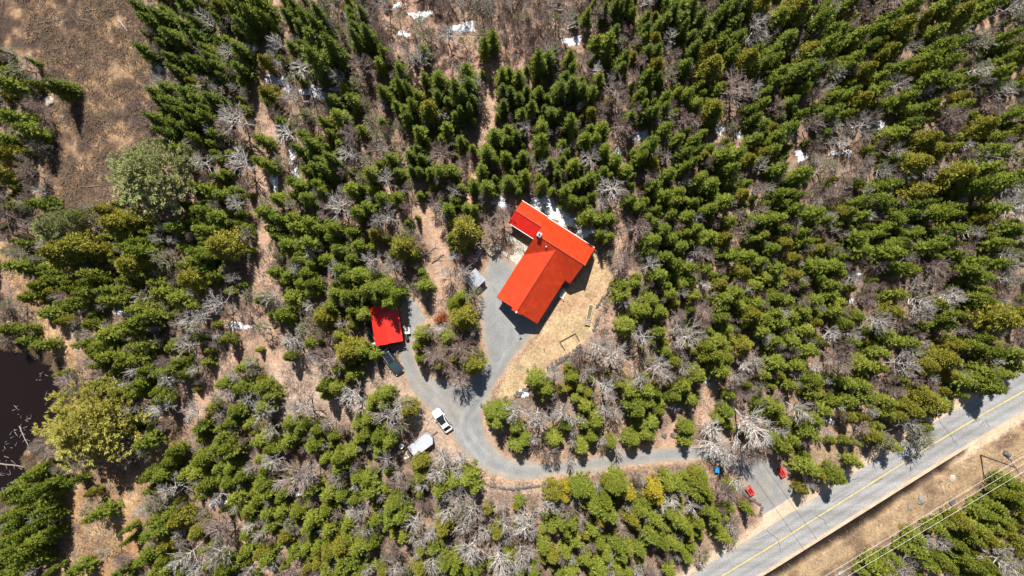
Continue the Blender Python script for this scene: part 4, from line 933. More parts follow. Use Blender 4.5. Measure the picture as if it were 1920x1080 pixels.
def trunk_mesh(name, mat, h, r0, r1, frac):
    mb = MB(); n = 4; pts = [(rng.normal(0, .05) * (i > 0), rng.normal(0, .05) * (i > 0), -.25 + (h * frac + .25) * i / n) for i in range(n + 1)]
    for i in range(n): mb.tube(pts[i], pts[i + 1], r0 + (r1 - r0) * i / n, r0 + (r1 - r0) * (i + 1) / n, 6)
    me = mb.mesh(name, mat); me.attributes.new('v', 'FLOAT', 'POINT').data.foreach_set('value', np.full(len(me.vertices), .8, np.float32)); return me

KINDS = {}
def kind(k, crowns, trunks, h0, r0): KINDS[k] = (crowns, trunks, h0, r0)
kind('fir', [fir_crown('fir_crown', M['fir'], 8, 1.6, False) for _ in range(7)], [trunk_mesh('fir_trunk', M['bark'], 8, .13, .03, .95)], 8, 1.6)
kind('spruce', [fir_crown('spruce_crown', M['spruce'], 10, 1.7, True, levels=20, shape=.95) for _ in range(6)], [trunk_mesh('spruce_trunk', M['bark'], 10, .16, .03, .96)], 10, 1.7)
kind('bushy', [bushy_crown('cedar_crown', M['cedar'], 7, 1.6) for _ in range(3)] + [fir_crown('cedar_crown', M['cedar'], 7, 1.6, False, levels=15, shape=.82) for _ in range(7)], [trunk_mesh('cedar_trunk', M['bark'], 7, .14, .04, .9)], 7, 1.6)
kind('ycedar', [bushy_crown('cedar_crown', M['ycedar'], 7, 1.8, clumps=92) for _ in range(5)], [trunk_mesh('cedar_trunk', M['bark'], 7, .15, .04, .9)], 7, 1.8)
kind('gold', [bushy_crown('golden_crown', M['gold'], 6, 1.5, clumps=60, leaves=18) for _ in range(2)], [trunk_mesh('cedar_trunk', M['bark'], 6, .12, .03, .9)], 6, 1.5)
kind('pine', [pine_crown('pine_crown', M['pine'], 15, 6.0) for _ in range(3)], [trunk_mesh('pine_trunk', M['bark'], 15, .34, .06, .95)], 15, 6.0)
kind('ypine', [pine_crown('pine_crown', M['ypine'], 15, 6.0) for _ in range(2)], [trunk_mesh('pine_trunk', M['bark'], 15, .34, .06, .95)], 15, 6.0)
kind('birch', [bare_crown('birch_crown', M['birch'], 9, 2.3, 20, 7, 5) for _ in range(7)], [trunk_mesh('birch_trunk', M['birch'], 9, .13, .045, .88)], 9, 2.3)
kind('maple', [bare_crown('maple_crown', M['maple'], 8, 2.2, 24, 8, 6, up=.9, thick=.075) for _ in range(6)], [trunk_mesh('maple_trunk', M['maple'], 8, .12, .045, .85)], 8, 2.2)
kind('grey', [grey_crown('grey_crown', M['grey'], 6.5, 1.6) for _ in range(5)], [trunk_mesh('grey_trunk', M['greybark'], 6.5, .11, .03, .92)], 6.5, 1.6)
kind('rust', [bushy_crown('rust_crown', M['rust'], 1.8, 1.2, clumps=30, leaves=16)], [trunk_mesh('shrub_trunk', M['bark'], 1.8, .05, .02, .8)], 1.8, 1.2)

# ---------------------------------------------------------------- where each tree stands (map position of the crown, crown radius in quarter map units)
TREES = """0 0|g 170 500 90;f 60 640 80;s 440 660 85;f 100 880 80;f 230 980 70;f 60 1040;s 1060 60 70;s 1200 150 90;s 1290 270 70;s 1230 340 50;s 1090 380 70;s 1290 450;s 1320 540;s 1230 680 100;s 1260 780 90;s 1220 920 90;s 1260 1040 90;s 1340 960;s 1400 50 80;s 1450 200 90;s 1520 290 80;s 1580 390 70;s 1560 480 110;s 1480 500 80;s 1660 520 70;s 1690 590 55;s 1420 720 80;s 1560 780 100;s 1640 760 70;s 1480 860 100;s 1360 850 90;s 1580 880 80;s 1420 950 70;g 1540 640 80;g 1690 720 70;b 1770 900 110;m 1700 960 90;b 1700 370 70;b 1580 190 70;s 1640 150 50;f 1500 40;c 1660 60;s 1790 60 110;s 1880 160 110;s 1900 30 110;s 1800 380 70;s 1810 530 70;f 1640 1010 55;f 1480 1040 50;m 1060 780 70
480 0|f 40 100 110;s 280 100 90;s 450 180 130;s 350 220 70;s 500 390 150;s 390 370 80;s 290 370;s 700 40;s 760 120 80;s 740 160;s 790 270 110;g 580 60;g 520 100 50;g 650 270;b 840 140;b 660 600 70;f 960 400 55;f 930 500;g 1060 150;g 1240 200 70;g 1270 270 70;b 980 60 70;m 1000 480;b 1180 500 80;f 1090 520;f 1260 390;b 1290 440 80;g 1690 90 90;b 1760 100 70;f 1740 330 90;g 1680 260 90;g 1580 340;b 1430 270 80;b 210 340;c 70 470;g 130 450;b 310 490 90;g 400 580;f 210 460 40;f 330 590 40;g 260 590;c 100 700 80;f 110 790 45;s 590 760 70;f 680 690;f 750 770 70;f 640 900 80;m 820 520 100;g 780 640 70;f 960 700;m 860 780;b 330 740 80;m 180 850;g 440 870 70;f 520 920 55;f 370 1020;b 240 990 90;g 300 930;f 200 920 50;f 60 1050;f 570 1010 50;f 800 980 50;g 870 900 70;g 900 1030 70;m 720 1050 90;b 700 930 50;f 1110 660 90;f 1270 600 50;f 1380 610 80;f 1580 550 80;s 1560 690 130;s 1480 760 90;f 1150 820 90;s 1160 900 70;c 1310 830 90;s 1280 880;s 1380 720;s 1520 860 80;f 1430 960;f 1240 1010 70;f 1540 1060 50;s 1610 800 80;f 1220 720;m 1660 720;f 1850 570;s 1880 680 80;s 1860 800;f 1790 1020 70;f 1890 980;f 1870 1060;f 1060 800 50;g 1060 970 50
960 0|g 90 150 50;g 290 170 70;f 230 470 110;b 260 440 90;f 320 390 40;f 430 440;b 390 210 80;b 340 60 80;m 610 130 80;f 560 130 50;s 730 80 90;s 820 60 90;f 900 110 50;b 980 30;s 1000 190 80;s 1120 180 80;s 1230 120 90;f 1200 50 50;s 1350 50 70;s 1310 250 80;s 1400 160 70;s 1540 130 90;s 1640 60 80;s 1740 50 80;s 1650 180 70;s 1440 250 70;s 1580 270 50;s 1680 290 80;c 1850 60 90;b 1840 220 90;b 1800 290;f 620 330;s 770 250;f 700 330 80;s 690 400;g 840 310;m 930 300 50;f 980 300 50;c 1060 300;s 820 470 90;s 1000 390;s 1070 390;m 970 450;m 1190 460;s 1290 490 70;s 1370 370 70;c 1460 400 80;c 1480 520 110;f 1560 350;f 1640 420 70;c 1760 460 100;s 1810 540;f 1830 380;f 1900 470;s 1040 580 80;c 1080 490 70;m 930 580;g 1180 600;s 400 640 110;s 510 690 70;f 450 520 50;f 640 590;f 590 700;m 800 680 110;c 740 770 50;f 40 590;s 110 680 50;f 200 700 55;s 50 750;s 150 800;s 280 850 65;s 60 860;s 350 860;s 230 830 35;f 430 930 75;f 220 960 70;s 30 1010;f 220 1050 70;b 110 930;f 540 1040;f 630 1040;c 580 850;f 670 960 70;m 800 920 100;s 890 880 70;m 720 830 50;f 950 720;s 1000 830 80;s 1070 850;f 1150 730 50;f 1240 700 50;f 1320 720;f 1370 780;f 1140 810 50;m 1280 890 70;m 1370 920 70;g 1160 890;f 1130 980 70;f 1230 1040;f 1370 1060;c 1500 820 100;s 1510 880 80;m 1690 680 140;f 1510 690;s 1800 850 80;f 1870 790;f 1890 700 50;f 1880 950;f 1820 1040;g 1640 960 50
1440 0|c 200 80 110;s 280 130;f 80 130 80;s 130 310 80;f 400 160 80;f 560 60 50;f 500 240 90;g 320 280 50;f 440 360 90;c 300 400 90;s 300 500 130;f 40 400;f 50 470;f 80 560 70;s 40 620;f 240 680;f 160 780;m 350 740 70;b 430 670 40;f 660 290 80;f 750 350;f 620 470 70;f 560 520 50;c 900 390 70;c 830 440 70;c 1000 210 100;f 850 200 90;f 760 240;m 870 60 90;m 740 140;f 1060 60 80;s 990 330;c 1160 140;f 1250 240 70;c 1420 130 110;f 1320 60 80;f 1560 150;f 1600 70 80;b 1780 60 100;g 1880 170;f 1300 350 90;f 1300 460 110;f 1180 440;f 980 510 70;c 1090 530;f 1190 590 80;g 1540 330 90;f 1770 320 90;f 1870 390;b 1560 500 70;c 1860 470;f 1740 460;f 1700 570 80;c 720 540 80;f 830 580;b 960 640 80;f 500 720;f 620 690 50;c 690 750 80;f 800 690 70;f 870 790 70;f 1010 750 70;f 1090 820 70;f 1220 780 50;b 1170 690 40;f 1340 620 80;c 1430 730;f 1430 810;b 1570 640 60;b 1740 700 90;m 1620 790 80;f 1860 640;f 1800 860 90;c 1600 960 100;m 1330 910 100;f 1050 920;f 940 1010 80;c 1180 1040 90;f 1700 1040;b 680 940 100;m 560 1000;b 530 1050;f 470 840 70;f 560 860 50;f 400 880;f 160 960 70;f 70 1020 70;m 320 960 80;f 240 860 50;g 60 850 50;c 1870 980
0 270|c 60 80 90;c 50 230 80;g 310 60;m 230 230 90;m 60 560 120;f 310 450 70;p 1090 210 280;p 370 630 140;p 590 560 90;f 1370 50;b 1510 140 80;b 1830 170 100;f 1640 250 50;f 1630 360 90;f 1480 320 50;b 1800 440 70;c 800 500 70;c 900 600 120;c 1040 570 100;f 1660 560 80;f 1520 510 70;f 1330 640 70;f 1540 650 80;c 1690 750 130;f 1530 830 90;c 600 770 140;c 480 830 130;f 1040 770 110;c 740 800 90;c 1000 900 120;c 1120 880 90;g 1280 890 90;f 1450 900 90;c 1480 1000 110;f 1600 960 90;f 160 930 80;g 80 800;g 200 800;f 450 1020 50;f 300 1060;f 560 1040;f 720 1000 100;f 1200 1040;b 1740 1010 50;m 1750 920;b 1640 470 40;f 960 1030;g 1830 700
480 270|s 400 60 110;s 530 150 110;f 380 200;s 460 180 70;f 100 160;g 210 160;f 30 130 50;b 720 60 90;m 880 40;g 830 120;f 1020 110;s 1210 80 100;m 1390 60 100;f 860 220 70;g 780 250;s 1070 230;s 1170 190 50;s 1240 210 50;f 1310 220;f 1390 200 70;f 1470 210 70;b 1470 350;m 1400 390 40;f 1740 70 80;s 1790 120 50;f 1880 100;f 1700 200;f 1630 310;f 1740 330 80;s 1900 280 70;f 1640 490 50;f 480 300;f 290 300;f 350 320;f 300 390 50;f 400 420 70;f 520 360;g 230 450;f 160 410;f 60 520 70;g 60 440 50;f 740 350 80;f 800 330 50;f 870 350 50;f 960 420 70;f 1060 400;b 1010 480;f 800 500 100;b 630 500 110;m 540 440 50;m 1150 490;b 970 290 70;b 1390 520 80;f 1440 500 70;b 1040 560 80;b 940 580;f 180 570;f 290 560;f 310 630 70;f 400 590 70;f 480 640 50;f 580 670 90;f 720 660 50;f 120 640 50;f 150 690 40;f 240 760 70;f 410 750 80;b 410 830;f 320 870 50;f 620 800 70;f 540 870;f 430 900 50;f 770 760;f 720 860 50;g 130 750 50;f 150 960;b 850 870 80;b 1000 930 80;c 900 680;b 900 640;c 1110 770 100;g 1150 650;f 660 970 90;f 780 970 80;f 850 1010 80;f 390 1020 110;f 260 990;b 360 960;b 560 960 70;f 980 1060 70;f 1260 1060 65;c 1560 650 130;m 1590 955 55;m 1750 620 90;m 1850 530 80;b 1440 940;b 1560 940;f 700 1060;g 200 850 40
960 270|s 80 90;s 20 150 40;f 220 50;s 290 150;s 380 120 40;s 340 230 50;g 180 150 40;f 90 250;s 90 310 40;f 220 310;f 460 170 70;b 600 90 90;f 690 50;f 760 120 70;s 510 170 40;f 590 260 70;s 520 290;f 680 210 50;f 850 200;f 400 360;f 460 320;f 440 440 65;f 530 430 50;f 600 390 50;b 740 330 110;b 690 430 70;f 570 550 75;f 700 560 85;f 660 680 50;f 730 690 50;f 920 450 90;g 870 390 50;m 920 620 110;f 1000 60 100;c 1050 150;f 960 110;m 1040 230;f 1180 230;f 1300 170;f 1050 310;f 1130 390 70;f 1240 360;f 1220 430;f 890 320 40;s 1340 90 100;f 1430 300 90;f 1610 130 130;c 1770 110;f 1620 280;c 1880 70;b 1860 200;m 1850 320 70;f 1560 430 80;f 1480 480;c 1720 390;f 1350 440 50;c 1370 460 40;f 1630 590;f 1860 570 90;f 1410 510 50;f 1180 520;f 1080 490 40;f 1020 550 40;f 1060 590 50;f 1310 550;m 1220 600 50;f 1370 630;f 1300 670 50;f 1120 640;f 1040 720 70;s 1040 800;f 1190 720;f 1260 780 70;c 1590 700;f 1470 700 80;m 1740 630;f 1850 690;f 1190 870 90;b 1370 800 50;m 1450 850 70;f 1650 830;f 1780 840;f 1850 890;f 1100 980 80;b 1010 940 80;m 860 840 110;m 830 960;f 1330 970 90;f 1450 930 50;c 1710 960 70;m 1560 950 40;f 1890 1000;f 1820 1060;c 1560 1060;f 1270 1060;f 830 1060 70
1440 270|f 50 40;f 80 200 70;f 250 240 80;g 430 190 90;m 620 200 90;m 560 330 80;b 850 180 70;f 640 290 40;f 850 310 90;c 1080 150 110;f 940 110;b 1020 280;b 960 30 70;c 1250 50 90;b 1550 150 80;f 1660 60 100;f 1570 110 50;g 1860 120 90;c 1420 240 120;f 1580 290 150;f 1720 260 70;f 1860 240;b 1830 350 80;b 1820 500 100;m 1450 80;c 1130 380 110;s 1080 480 100;f 1280 500 100;f 1380 530 50;f 1670 490 80;c 1590 560;c 1590 640 70;f 1390 630;b 1500 670;f 1820 650 90;m 1470 780 80;f 1230 760 100;f 1700 750 80;b 1800 810 80;f 1390 820 50;m 1190 920 110;f 1500 910 100;f 1700 900 80;b 1740 1010 80;f 990 940 90;f 1560 990 80;f 880 450;f 820 430 80;m 760 470;f 690 420 40;f 610 450 50;c 560 520 70;f 680 550;f 870 580 90;f 950 570;f 830 640;f 1060 680;f 650 700 70;f 780 690;f 900 760;f 690 800 80;f 890 810 80;f 960 740;f 70 370;f 150 370 50;f 210 390 50;f 200 480;f 90 450 50;f 330 510 70;f 420 570 50;f 300 570 50;f 60 560 70;f 120 640 50;f 250 660 50;c 120 740 70;f 270 730;c 360 790;f 30 780;c 190 850 50;f 60 940 70;c 190 980;f 470 920 70;f 340 920 80;f 510 980;f 450 1050;f 70 1040;f 240 1050 50;b 640 980;b 1080 1060 70;f 1860 840;g 1800 1030
0 540|f 260 60 70;g 120 140;f 380 190 70;c 490 240 50;f 710 280;f 620 50 100;f 830 60 90;f 550 130 50;g 1100 60 80;f 1230 40 80;f 1370 80 80;f 1480 130 50;b 1660 110 90;b 1550 160;f 1080 210 130;f 1050 310 90;f 830 340 80;f 950 330;f 1330 200 50;b 1460 240 100;f 1480 370 50;f 1710 380 50;b 1430 450 90;f 1320 450;f 680 440 90;f 820 480 110;f 1070 430 90;f 1000 520 90;f 930 590 90;b 1050 600;f 1110 610 50;f 1330 580 90;f 1400 640;b 1270 690 80;f 1210 640;f 740 580 40;g 690 540;m 590 700 110;f 700 730;f 880 750 90;f 1050 750 90;f 920 820;b 1010 880;f 1200 780;f 1230 820 70;p 590 1060 310;p 780 980 150;f 980 1000 90;b 1240 910 90;g 1160 960;b 1450 930 80;f 1600 890 50;g 1640 790;f 1690 710;f 1840 740 80;f 1830 600;g 1900 620;f 1790 920 70;f 1760 1000;b 1870 860 70;f 330 430;f 210 390 50;f 90 310;f 220 300 40;f 480 640 35;f 520 800 30;g 1880 60;f 1520 1040;f 1880 1020 50
480 540|b 160 60 80;f 60 80;f 280 60 80;f 290 130;f 430 20;b 420 110 50;f 220 200 80;f 140 190 50;f 600 40 70;f 700 60 80;f 770 180 95 7.5;f 720 280 45;c 520 220 90;f 560 140;m 560 360;f 620 360;F 1015 55 110 12;F 880 35 100 11.5;F 950 0 80 10.5;b 290 370 80;g 380 330 90;g 60 310 70;f 260 510 50;m 500 550 130;f 430 410;b 440 470;c 700 460 110;f 790 470 70;f 895 500 50;f 620 600;f 700 620 90;f 560 740 90;f 530 800 50;b 760 770 110;b 360 850 110;f 70 740 70;f 120 800;f 60 890 70;b 60 940 90;b 130 1020;f 300 1030 90;f 470 1050;f 880 860 70;f 950 830 110;c 1180 860 80;f 860 960 80;f 770 1010;b 1000 960 130;b 1110 910 90;f 1240 340 65;f 1220 430 50;f 1210 530 50;c 1550 220 110;f 1510 90 90;g 1680 80 70;m 1560 410 130;m 1330 510 100;f 1430 370;c 1500 520 50;c 1620 560 100;c 1370 570 50;m 1510 690 100;f 1810 950 110;o 1390 230 55
960 540|f 830 40 75;b 820 90 50;f 1040 140 130;f 860 270 80;f 850 340 50;c 1110 200;f 930 150;b 970 380 100;f 1100 330;b 1260 370 110;b 1230 270 80;m 1240 200 70;f 1180 40;f 1350 50;m 1430 130 90;m 1400 290;f 1340 160 40;b 620 430 100;b 740 530 120;f 180 690 75;f 250 750 75;b 320 670 80;f 450 660;b 690 740 90;b 690 880 80;b 770 890;b 610 620 50;b 60 920 90;b 200 930 110;f 30 1040;g 1010 510;b 1080 580 90;b 960 640 80;b 1110 660 80;b 920 680 50;f 1150 470 50;f 1220 540;b 1280 610 70;f 1380 660 80;f 1260 720 80;f 1340 840;f 1210 810;f 800 710 50;f 880 770 70;f 990 760 80;f 1090 790 40;f 870 860;f 930 900 80;f 1000 860;f 1110 920 40;f 540 880;f 630 980 80;f 540 1010;b 400 900 80;b 440 960 50;f 420 1020;b 530 980 40;f 990 1030 110;b 450 1060;f 1310 1040 70;b 1480 1030 100;f 1600 920;b 1760 950 150;f 1450 440 70;f 1500 500 80;c 1440 520 50;f 1550 610 80;f 1600 530;c 1720 430 80;f 1560 390 70;f 1580 260 90;f 1570 150;f 1620 60 90;c 1780 190 80;f 1700 130;f 1860 320 70;f 1830 100;f 1890 230;b 1820 510 70;b 1680 660 70;m 1780 600 70;f 1890 650 50;f 1760 720 40;g 1870 760
1440 540|f 50 60 70;f 130 90;f 160 210;f 40 180;f 70 260 70;f 340 80 70;f 260 170;f 500 140 90;f 630 210 70;f 470 50;m 680 70 80;b 1100 60 100;f 930 50 70;b 1360 80 90;f 1250 110;f 1580 60 100;c 1700 220 140;c 1880 190;c 920 170 80;b 1090 180 80;b 800 230 110;b 840 290;f 1310 230 100;f 1150 270 50;f 840 330 70;f 280 320 70;b 480 310 70;c 360 250 50;f 610 400;f 540 270;f 40 390;f 160 400 70;f 300 470 70;m 500 540 120;f 810 470 80;f 940 390;f 1060 400;c 1310 530 100;f 1550 400 90;c 1400 430;f 1650 490 80;f 1850 500 80;f 1860 600 70;b 960 580 100;f 830 600 50;c 1180 590 80;f 710 570 80;c 1330 650;f 1620 660 100;f 1650 740 80;f 1560 700 90;f 1740 640;f 1440 700 80;f 60 560 80;f 200 580;f 330 690 80;f 330 790;f 170 730 50;b 210 880 90;f 60 880 70;f 110 980;f 360 940 90;f 560 700 90;f 690 730 70;f 720 820 70;f 590 840;f 470 850;c 600 960;c 1160 800 90;c 1290 760 50;c 1200 880 110;f 1270 850 70;c 1050 900 80;f 880 850;f 860 930;c 960 960;b 1040 1040 80;m 1100 700;f 280 1050 80;c 700 960 40;f 1150 1040;b 90 850 50;f 1420 790 50
0 810|f 570 360 45;f 300 280 70;f 150 430 80;f 350 410 85;f 200 520 90;f 340 610 85;f 120 640 90;f 240 720 90;f 300 800 80;f 80 800 90;f 180 870 90;f 60 950 90;f 220 950 80;f 110 1030 90;f 400 770 50;f 410 1020 35;c 280 330;g 720 540 70;f 750 620 70;c 700 450 40;g 840 880 65;f 970 720 35;f 970 810 35;f 560 1040 70;m 980 940 70;f 1100 60 80;g 1140 140 70;m 980 180 90;f 1200 300 90;f 1170 400;f 1280 220;b 1340 420 90;g 1180 520 90;f 1330 130;f 1540 190 80;f 1680 80 100;f 1460 300 90;f 1760 130;f 1700 260 90;f 1740 350 70;f 1820 330;f 1560 390 70;f 1540 470 40;b 1620 460;f 1790 480 80;f 1690 570 30;f 1880 570;c 1500 740 80;f 1240 650 110;c 1350 640 90;f 1160 740 80;c 1270 830 80;f 1100 920 70;f 1250 970 100;m 1700 720 110;b 1700 860 110;b 1430 900 90;f 1590 980 50;f 1560 860 50;f 1380 1040;f 1700 1000 80;f 1860 760;f 1890 860;b 1540 1000 80;b 1880 1010;f 1290 1040 50;f 900 1060;b 1180 450
480 810|f 60 50 80;f 220 90 90;f 120 110 70;f 440 90 80;f 290 30;b 120 210 90;f 90 260;m 350 270 150;b 430 280 80;f 650 210 90;f 720 150 70;f 800 340 90;f 530 190;b 640 340 80;f 860 430 80;f 420 420 70;f 550 450 80;f 650 470 70;f 740 500 50;f 60 380 80;f 110 440;f 210 450 50;f 30 500;f 100 590 70;f 200 580;f 330 580 70;f 440 640 80;f 550 560 70;f 400 700;g 250 700 70;c 230 790;f 130 690;f 550 710 70;m 600 600;f 690 680;b 800 620 80;f 900 650;b 830 750 70;f 1040 600 110;f 1050 520 80;f 1110 770;f 700 780;f 430 850 90;c 560 870 80;c 650 840 90;f 680 960 110;f 780 850 80;f 870 820;f 80 930 70;c 40 900;f 290 900 70;m 280 1000 110;c 400 1000 50;f 540 1020 70;c 480 980;f 640 1040 90;f 780 1030 80;b 1050 990 90;m 1010 880 80;c 950 1040 50;b 980 230 80;b 1060 310;m 1080 340 80;f 960 60 110;f 810 20 70;g 1090 480;c 1240 220 70;b 1370 150 80;b 1400 300 80;f 1620 290 80;f 1380 390 90;f 1500 360 80;b 1500 320 70;b 1530 170 80;f 1240 330 50;b 1380 480 80;b 1460 560 80;b 1550 520 90;b 1650 560 110;f 1640 410;b 1200 660 90;b 1230 780 70;b 1330 770 70;c 1410 700 80;b 1560 700 80;c 1450 650;f 1250 860;f 1330 860;b 1310 920 90;c 1740 570 50;c 1800 740 70;b 1850 650 90;b 1720 760 70;b 1640 840 110;b 1800 900 110;b 1550 860 70;f 1480 960 100;c 1250 1010 80;f 1380 980 70;f 1560 1030 90;f 1660 1010;f 1890 930;b 1840 1030 70;m 1680 880
960 810|f 40 100 70;f 90 60;b 170 50;f 320 50 80;b 320 110 50;f 520 110 70;b 450 60;f 600 30;b 430 200;m 240 180 70;m 330 180;f 740 80;b 790 110 70;f 900 40 80;f 1020 20;b 670 60;f 1310 60 90;b 1500 80 100;b 1590 180 90;m 1730 110 110;b 1860 90;c 310 450 85;y 400 390 50;y 400 470 50;f 520 400 100;f 600 480;f 660 540 120;f 780 350 100;f 760 420 70;y 870 450 70;y 1060 410 90;y 1080 480 70;f 1210 390 90;f 1410 430 100;f 1420 320 50;m 1570 430 100;b 1200 470;b 1670 360;f 1640 400 40;b 100 600 70;b 230 540 80;b 150 690 110;m 440 590 80;f 400 680 100;f 300 700;f 460 790 80;y 660 650 40;f 740 620;f 600 720;f 960 560 80;c 900 620 70;c 930 690 50;f 1060 640 70;f 1170 590;f 1040 750 80;f 1160 820 90;f 1240 660 80;f 1300 710;f 1480 580 90;b 1350 560 80;f 1390 670;f 1510 660;f 1630 560 50;f 1580 770 65;f 1770 580 40;f 820 860 100;f 960 880;f 700 900;f 650 820;f 230 850;f 400 890;f 550 930;c 300 920 70;b 60 870 80;b 130 860 50;f 660 1020 80;f 790 1020 50;f 450 1040 70;f 60 1040;f 160 1040;f 1310 930 55;f 1250 850 50;f 1340 850 40;f 1180 1030;b 920 1030 50;g 1440 930;g 1670 760 50;f 870 1040;m 1040 1010 50
1440 810|f 140 80 95;f 40 40;f 270 160 30;f 330 20 70;f 290 260 80;c 370 300 50;f 490 310 80;c 250 420 50;b 320 390 50;f 640 220 55;g 830 90 90;f 920 100;g 1170 40 110;c 790 30;f 1820 400 100;f 1780 490 90;f 1880 560 90;f 1680 590 100;f 1590 600;f 1700 690 90;c 1430 660 80;f 1480 740 100;f 1330 680 50;c 1590 760 80;f 1260 720;f 1100 830 90;b 1290 810 70;f 1170 930 100;f 1290 960 90;f 1400 830;f 1570 1000 100;c 1640 800 70;f 1420 930 70;b 1760 970 110;c 1850 800 90;b 1700 880;f 900 970 90;f 800 1010 70;b 990 1030 100;f 720 1060 40;f 1890 680;f 1650 1040"""
trees = []   # kind, x, y, r, h, px, py
for line in TREES.strip().split('\n'):
    o, rest = line.split('|'); ox, oy = map(int, o.split())
    for e in rest.split(';'):
        p = e.split(); px, py = ox + int(p[1]) / 4, oy + int(p[2]) / 4; r = (int(p[3]) if len(p) > 3 else 60) / 4 / PPM; k = p[0]; jr = random.uniform(.9, 1.12)
        if k == 'F': k = 'fir'
        elif k == 'f': k = 'fir' if (py < 520 or (px < 300 and py > 860)) else 'bushy'
        else: k = {'s': 'spruce', 'c': 'ycedar', 'y': 'gold', 'p': 'pine', 'b': 'birch', 'm': 'maple', 'g': 'grey', 'o': 'rust'}[k]
        if k == 'pine' and py > 700: k = 'ypine'
        far = math.hypot(px - 960, py - 540) / 1100
        if k == 'fir': h = (3.3 * r + 3.4) * jr; r *= .84
        elif k == 'spruce': r *= .92 - .10 * far; h = (3.7 * r + 3.2) * jr
        elif k in ('bushy', 'ycedar', 'gold'): h = (2.6 * r + 3.2) * jr; r *= .86
        elif k in ('pine', 'ypine'): h = 6.5 + 1.35 * r
        elif k == 'birch': h = (1.9 * r + 4.4) * jr; r *= 1.0
        elif k == 'maple': h = (1.6 * r + 3.6) * jr
        elif k == 'rust': h = 1.8
        else: h = (1.8 * r + 3.4) * jr
        if len(p) > 4: h = float(p[4])
        if 925 < px < 1340 and 790 < py < 868: h = min(h, 5.6)
        if k in ('birch', 'maple') and 925 < px < 1300 and 800 < py < 868: r *= .75
        if k in ('fir', 'bushy', 'spruce') and r > 1.62:            # a broad clump is several trees close together
            a0 = random.uniform(0, 6.28); nn_ = 2 if r < 2.0 else 3
            for q_ in range(nn_):
                a_ = a0 + 6.283 * q_ / nn_; rq = r * (.70 if nn_ == 2 else .62) * random.uniform(.8, 1.15); hq = h * random.uniform(.72, 1.05); o_ = r * .52 * PPM
                x, y = W(px + math.cos(a_) * o_, py + math.sin(a_) * o_, hq * .5); trees.append([k, x, y, rq, hq, px + math.cos(a_) * o_, py + math.sin(a_) * o_])
            continue
        x, y = W(px, py, h * (.66 if 'pine' in k else .5)); trees.append([k, x, y, r, h, px, py])
KEEP = [(890, 524, 3.2), (790, 833, 3.8), (735, 679, 4.2), (829, 789, 3.6), (920, 468, 3.5), (960, 465, 4), (1345, 881, 2.5), (1407, 921, 3), (1467, 887, 3), (1395, 945, 2.5), (1104, 591, 3), (930, 440, 3), (700, 624, 3), (765, 619, 2.5), (756, 840, 2.5)] + [(s_[0], s_[1], max(s_[2], s_[3]) / PPM + .7) for s_ in SNOW]
sd0 = lambda P: sdist(X, Y, P)
trail_d = np.minimum.reduce([ldist(X, Y, t_) for t_ in (TRAIL1, TRAIL2, TRAIL3, TRAIL4, TRAIL5, TRAIL6, TRAIL7, TRAIL8)])
OPENM = (sd0(DRIVE) < .9) | (sd0(LAWN) < .4) | (sd0(POND) < .5) | (sd0(CLEARING) < -.5) | (sd0(HOUSE_FOOT) < 1.6) | (ldist(X, Y, ROADC) < 6.0) | (sd0(CORR) < .3) | (sd0(BLEFT) < 0) | (np.hypot(X - SHED_C[0], Y - SHED_C[1]) < 4.6)
for (qx, qy, qr) in KEEP:
    kx, ky = W(qx, qy); OPENM |= np.hypot(X - kx, Y - ky) < qr
OPENM |= (trail_d < 1.4) | (ldist(X, Y, TRAIL2) < 2.4) | (sd0(YARD) < 0) | (sd0(FRONT) < 0)
SPARSEM = sd0(SPARSE) < 0
def gridv(Mk, x, y): return bool(Mk[min(max(int(round((x - GX0) / GS)), 0), ni - 1), min(max(int(round((y - GY0) / GS)), 0), nj - 1)])
kept = []
for t in trees:                      # nothing grows through a roof or out of the carriageway
    q = np.array([t[1]]), np.array([t[2]])
    if sdist(*q, HOUSE_FOOT)[0] < .5 or ldist(*q, ROADC)[0] < 3.6: continue
    need = .8 * t[3] if t[0] not in ('birch', 'maple') else .15 * t[3]   # crowns stand clear of the driveway
    if 'pine' not in t[0]:
        for _ in range(6):
            s1 = sdist(np.array([t[1]]), np.array([t[2]]), DRIVE)[0]; k_ = 1 + t[4] * .6 / (H_CAM - t[4] * .6); s2 = sdist(np.array([t[1] * k_]), np.array([t[2] * k_]), DRIVE)[0]
            s_ = min(s1, s2)
            if s_ >= need: break
            qx, qy = (t[1], t[2]) if s1 < s2 else (t[1] * k_, t[2] * k_)
            gx = sdist(np.array([qx + .2]), np.array([qy]), DRIVE)[0] - sdist(np.array([qx - .2]), np.array([qy]), DRIVE)[0]; gy = sdist(np.array([qx]), np.array([qy + .2]), DRIVE)[0] - sdist(np.array([qx]), np.array([qy - .2]), DRIVE)[0]
            gl = math.hypot(gx, gy) or 1; st_ = min(.6, need - s_); t[1] += gx / gl * st_; t[2] += gy / gl * st_
    kept.append(t)
trees = kept
fill = []; pts = [(t[1], t[2], t[3]) for t in trees]
cell = {}
def cput(x, y, r): cell.setdefault((int(x // 6), int(y // 6)), []).append((x, y, r))
for p in pts: cput(*p)
def near_ok(x, y, r, k):
    ci, cj = int(x // 6), int(y // 6)
    for i in (-1, 0, 1):
        for j in (-1, 0, 1):
            for (a, b, c) in cell.get((ci + i, cj + j), ()):
                if math.hypot(a - x, b - y) < k * (c + r): return False
    return True
rr = random.Random(5)
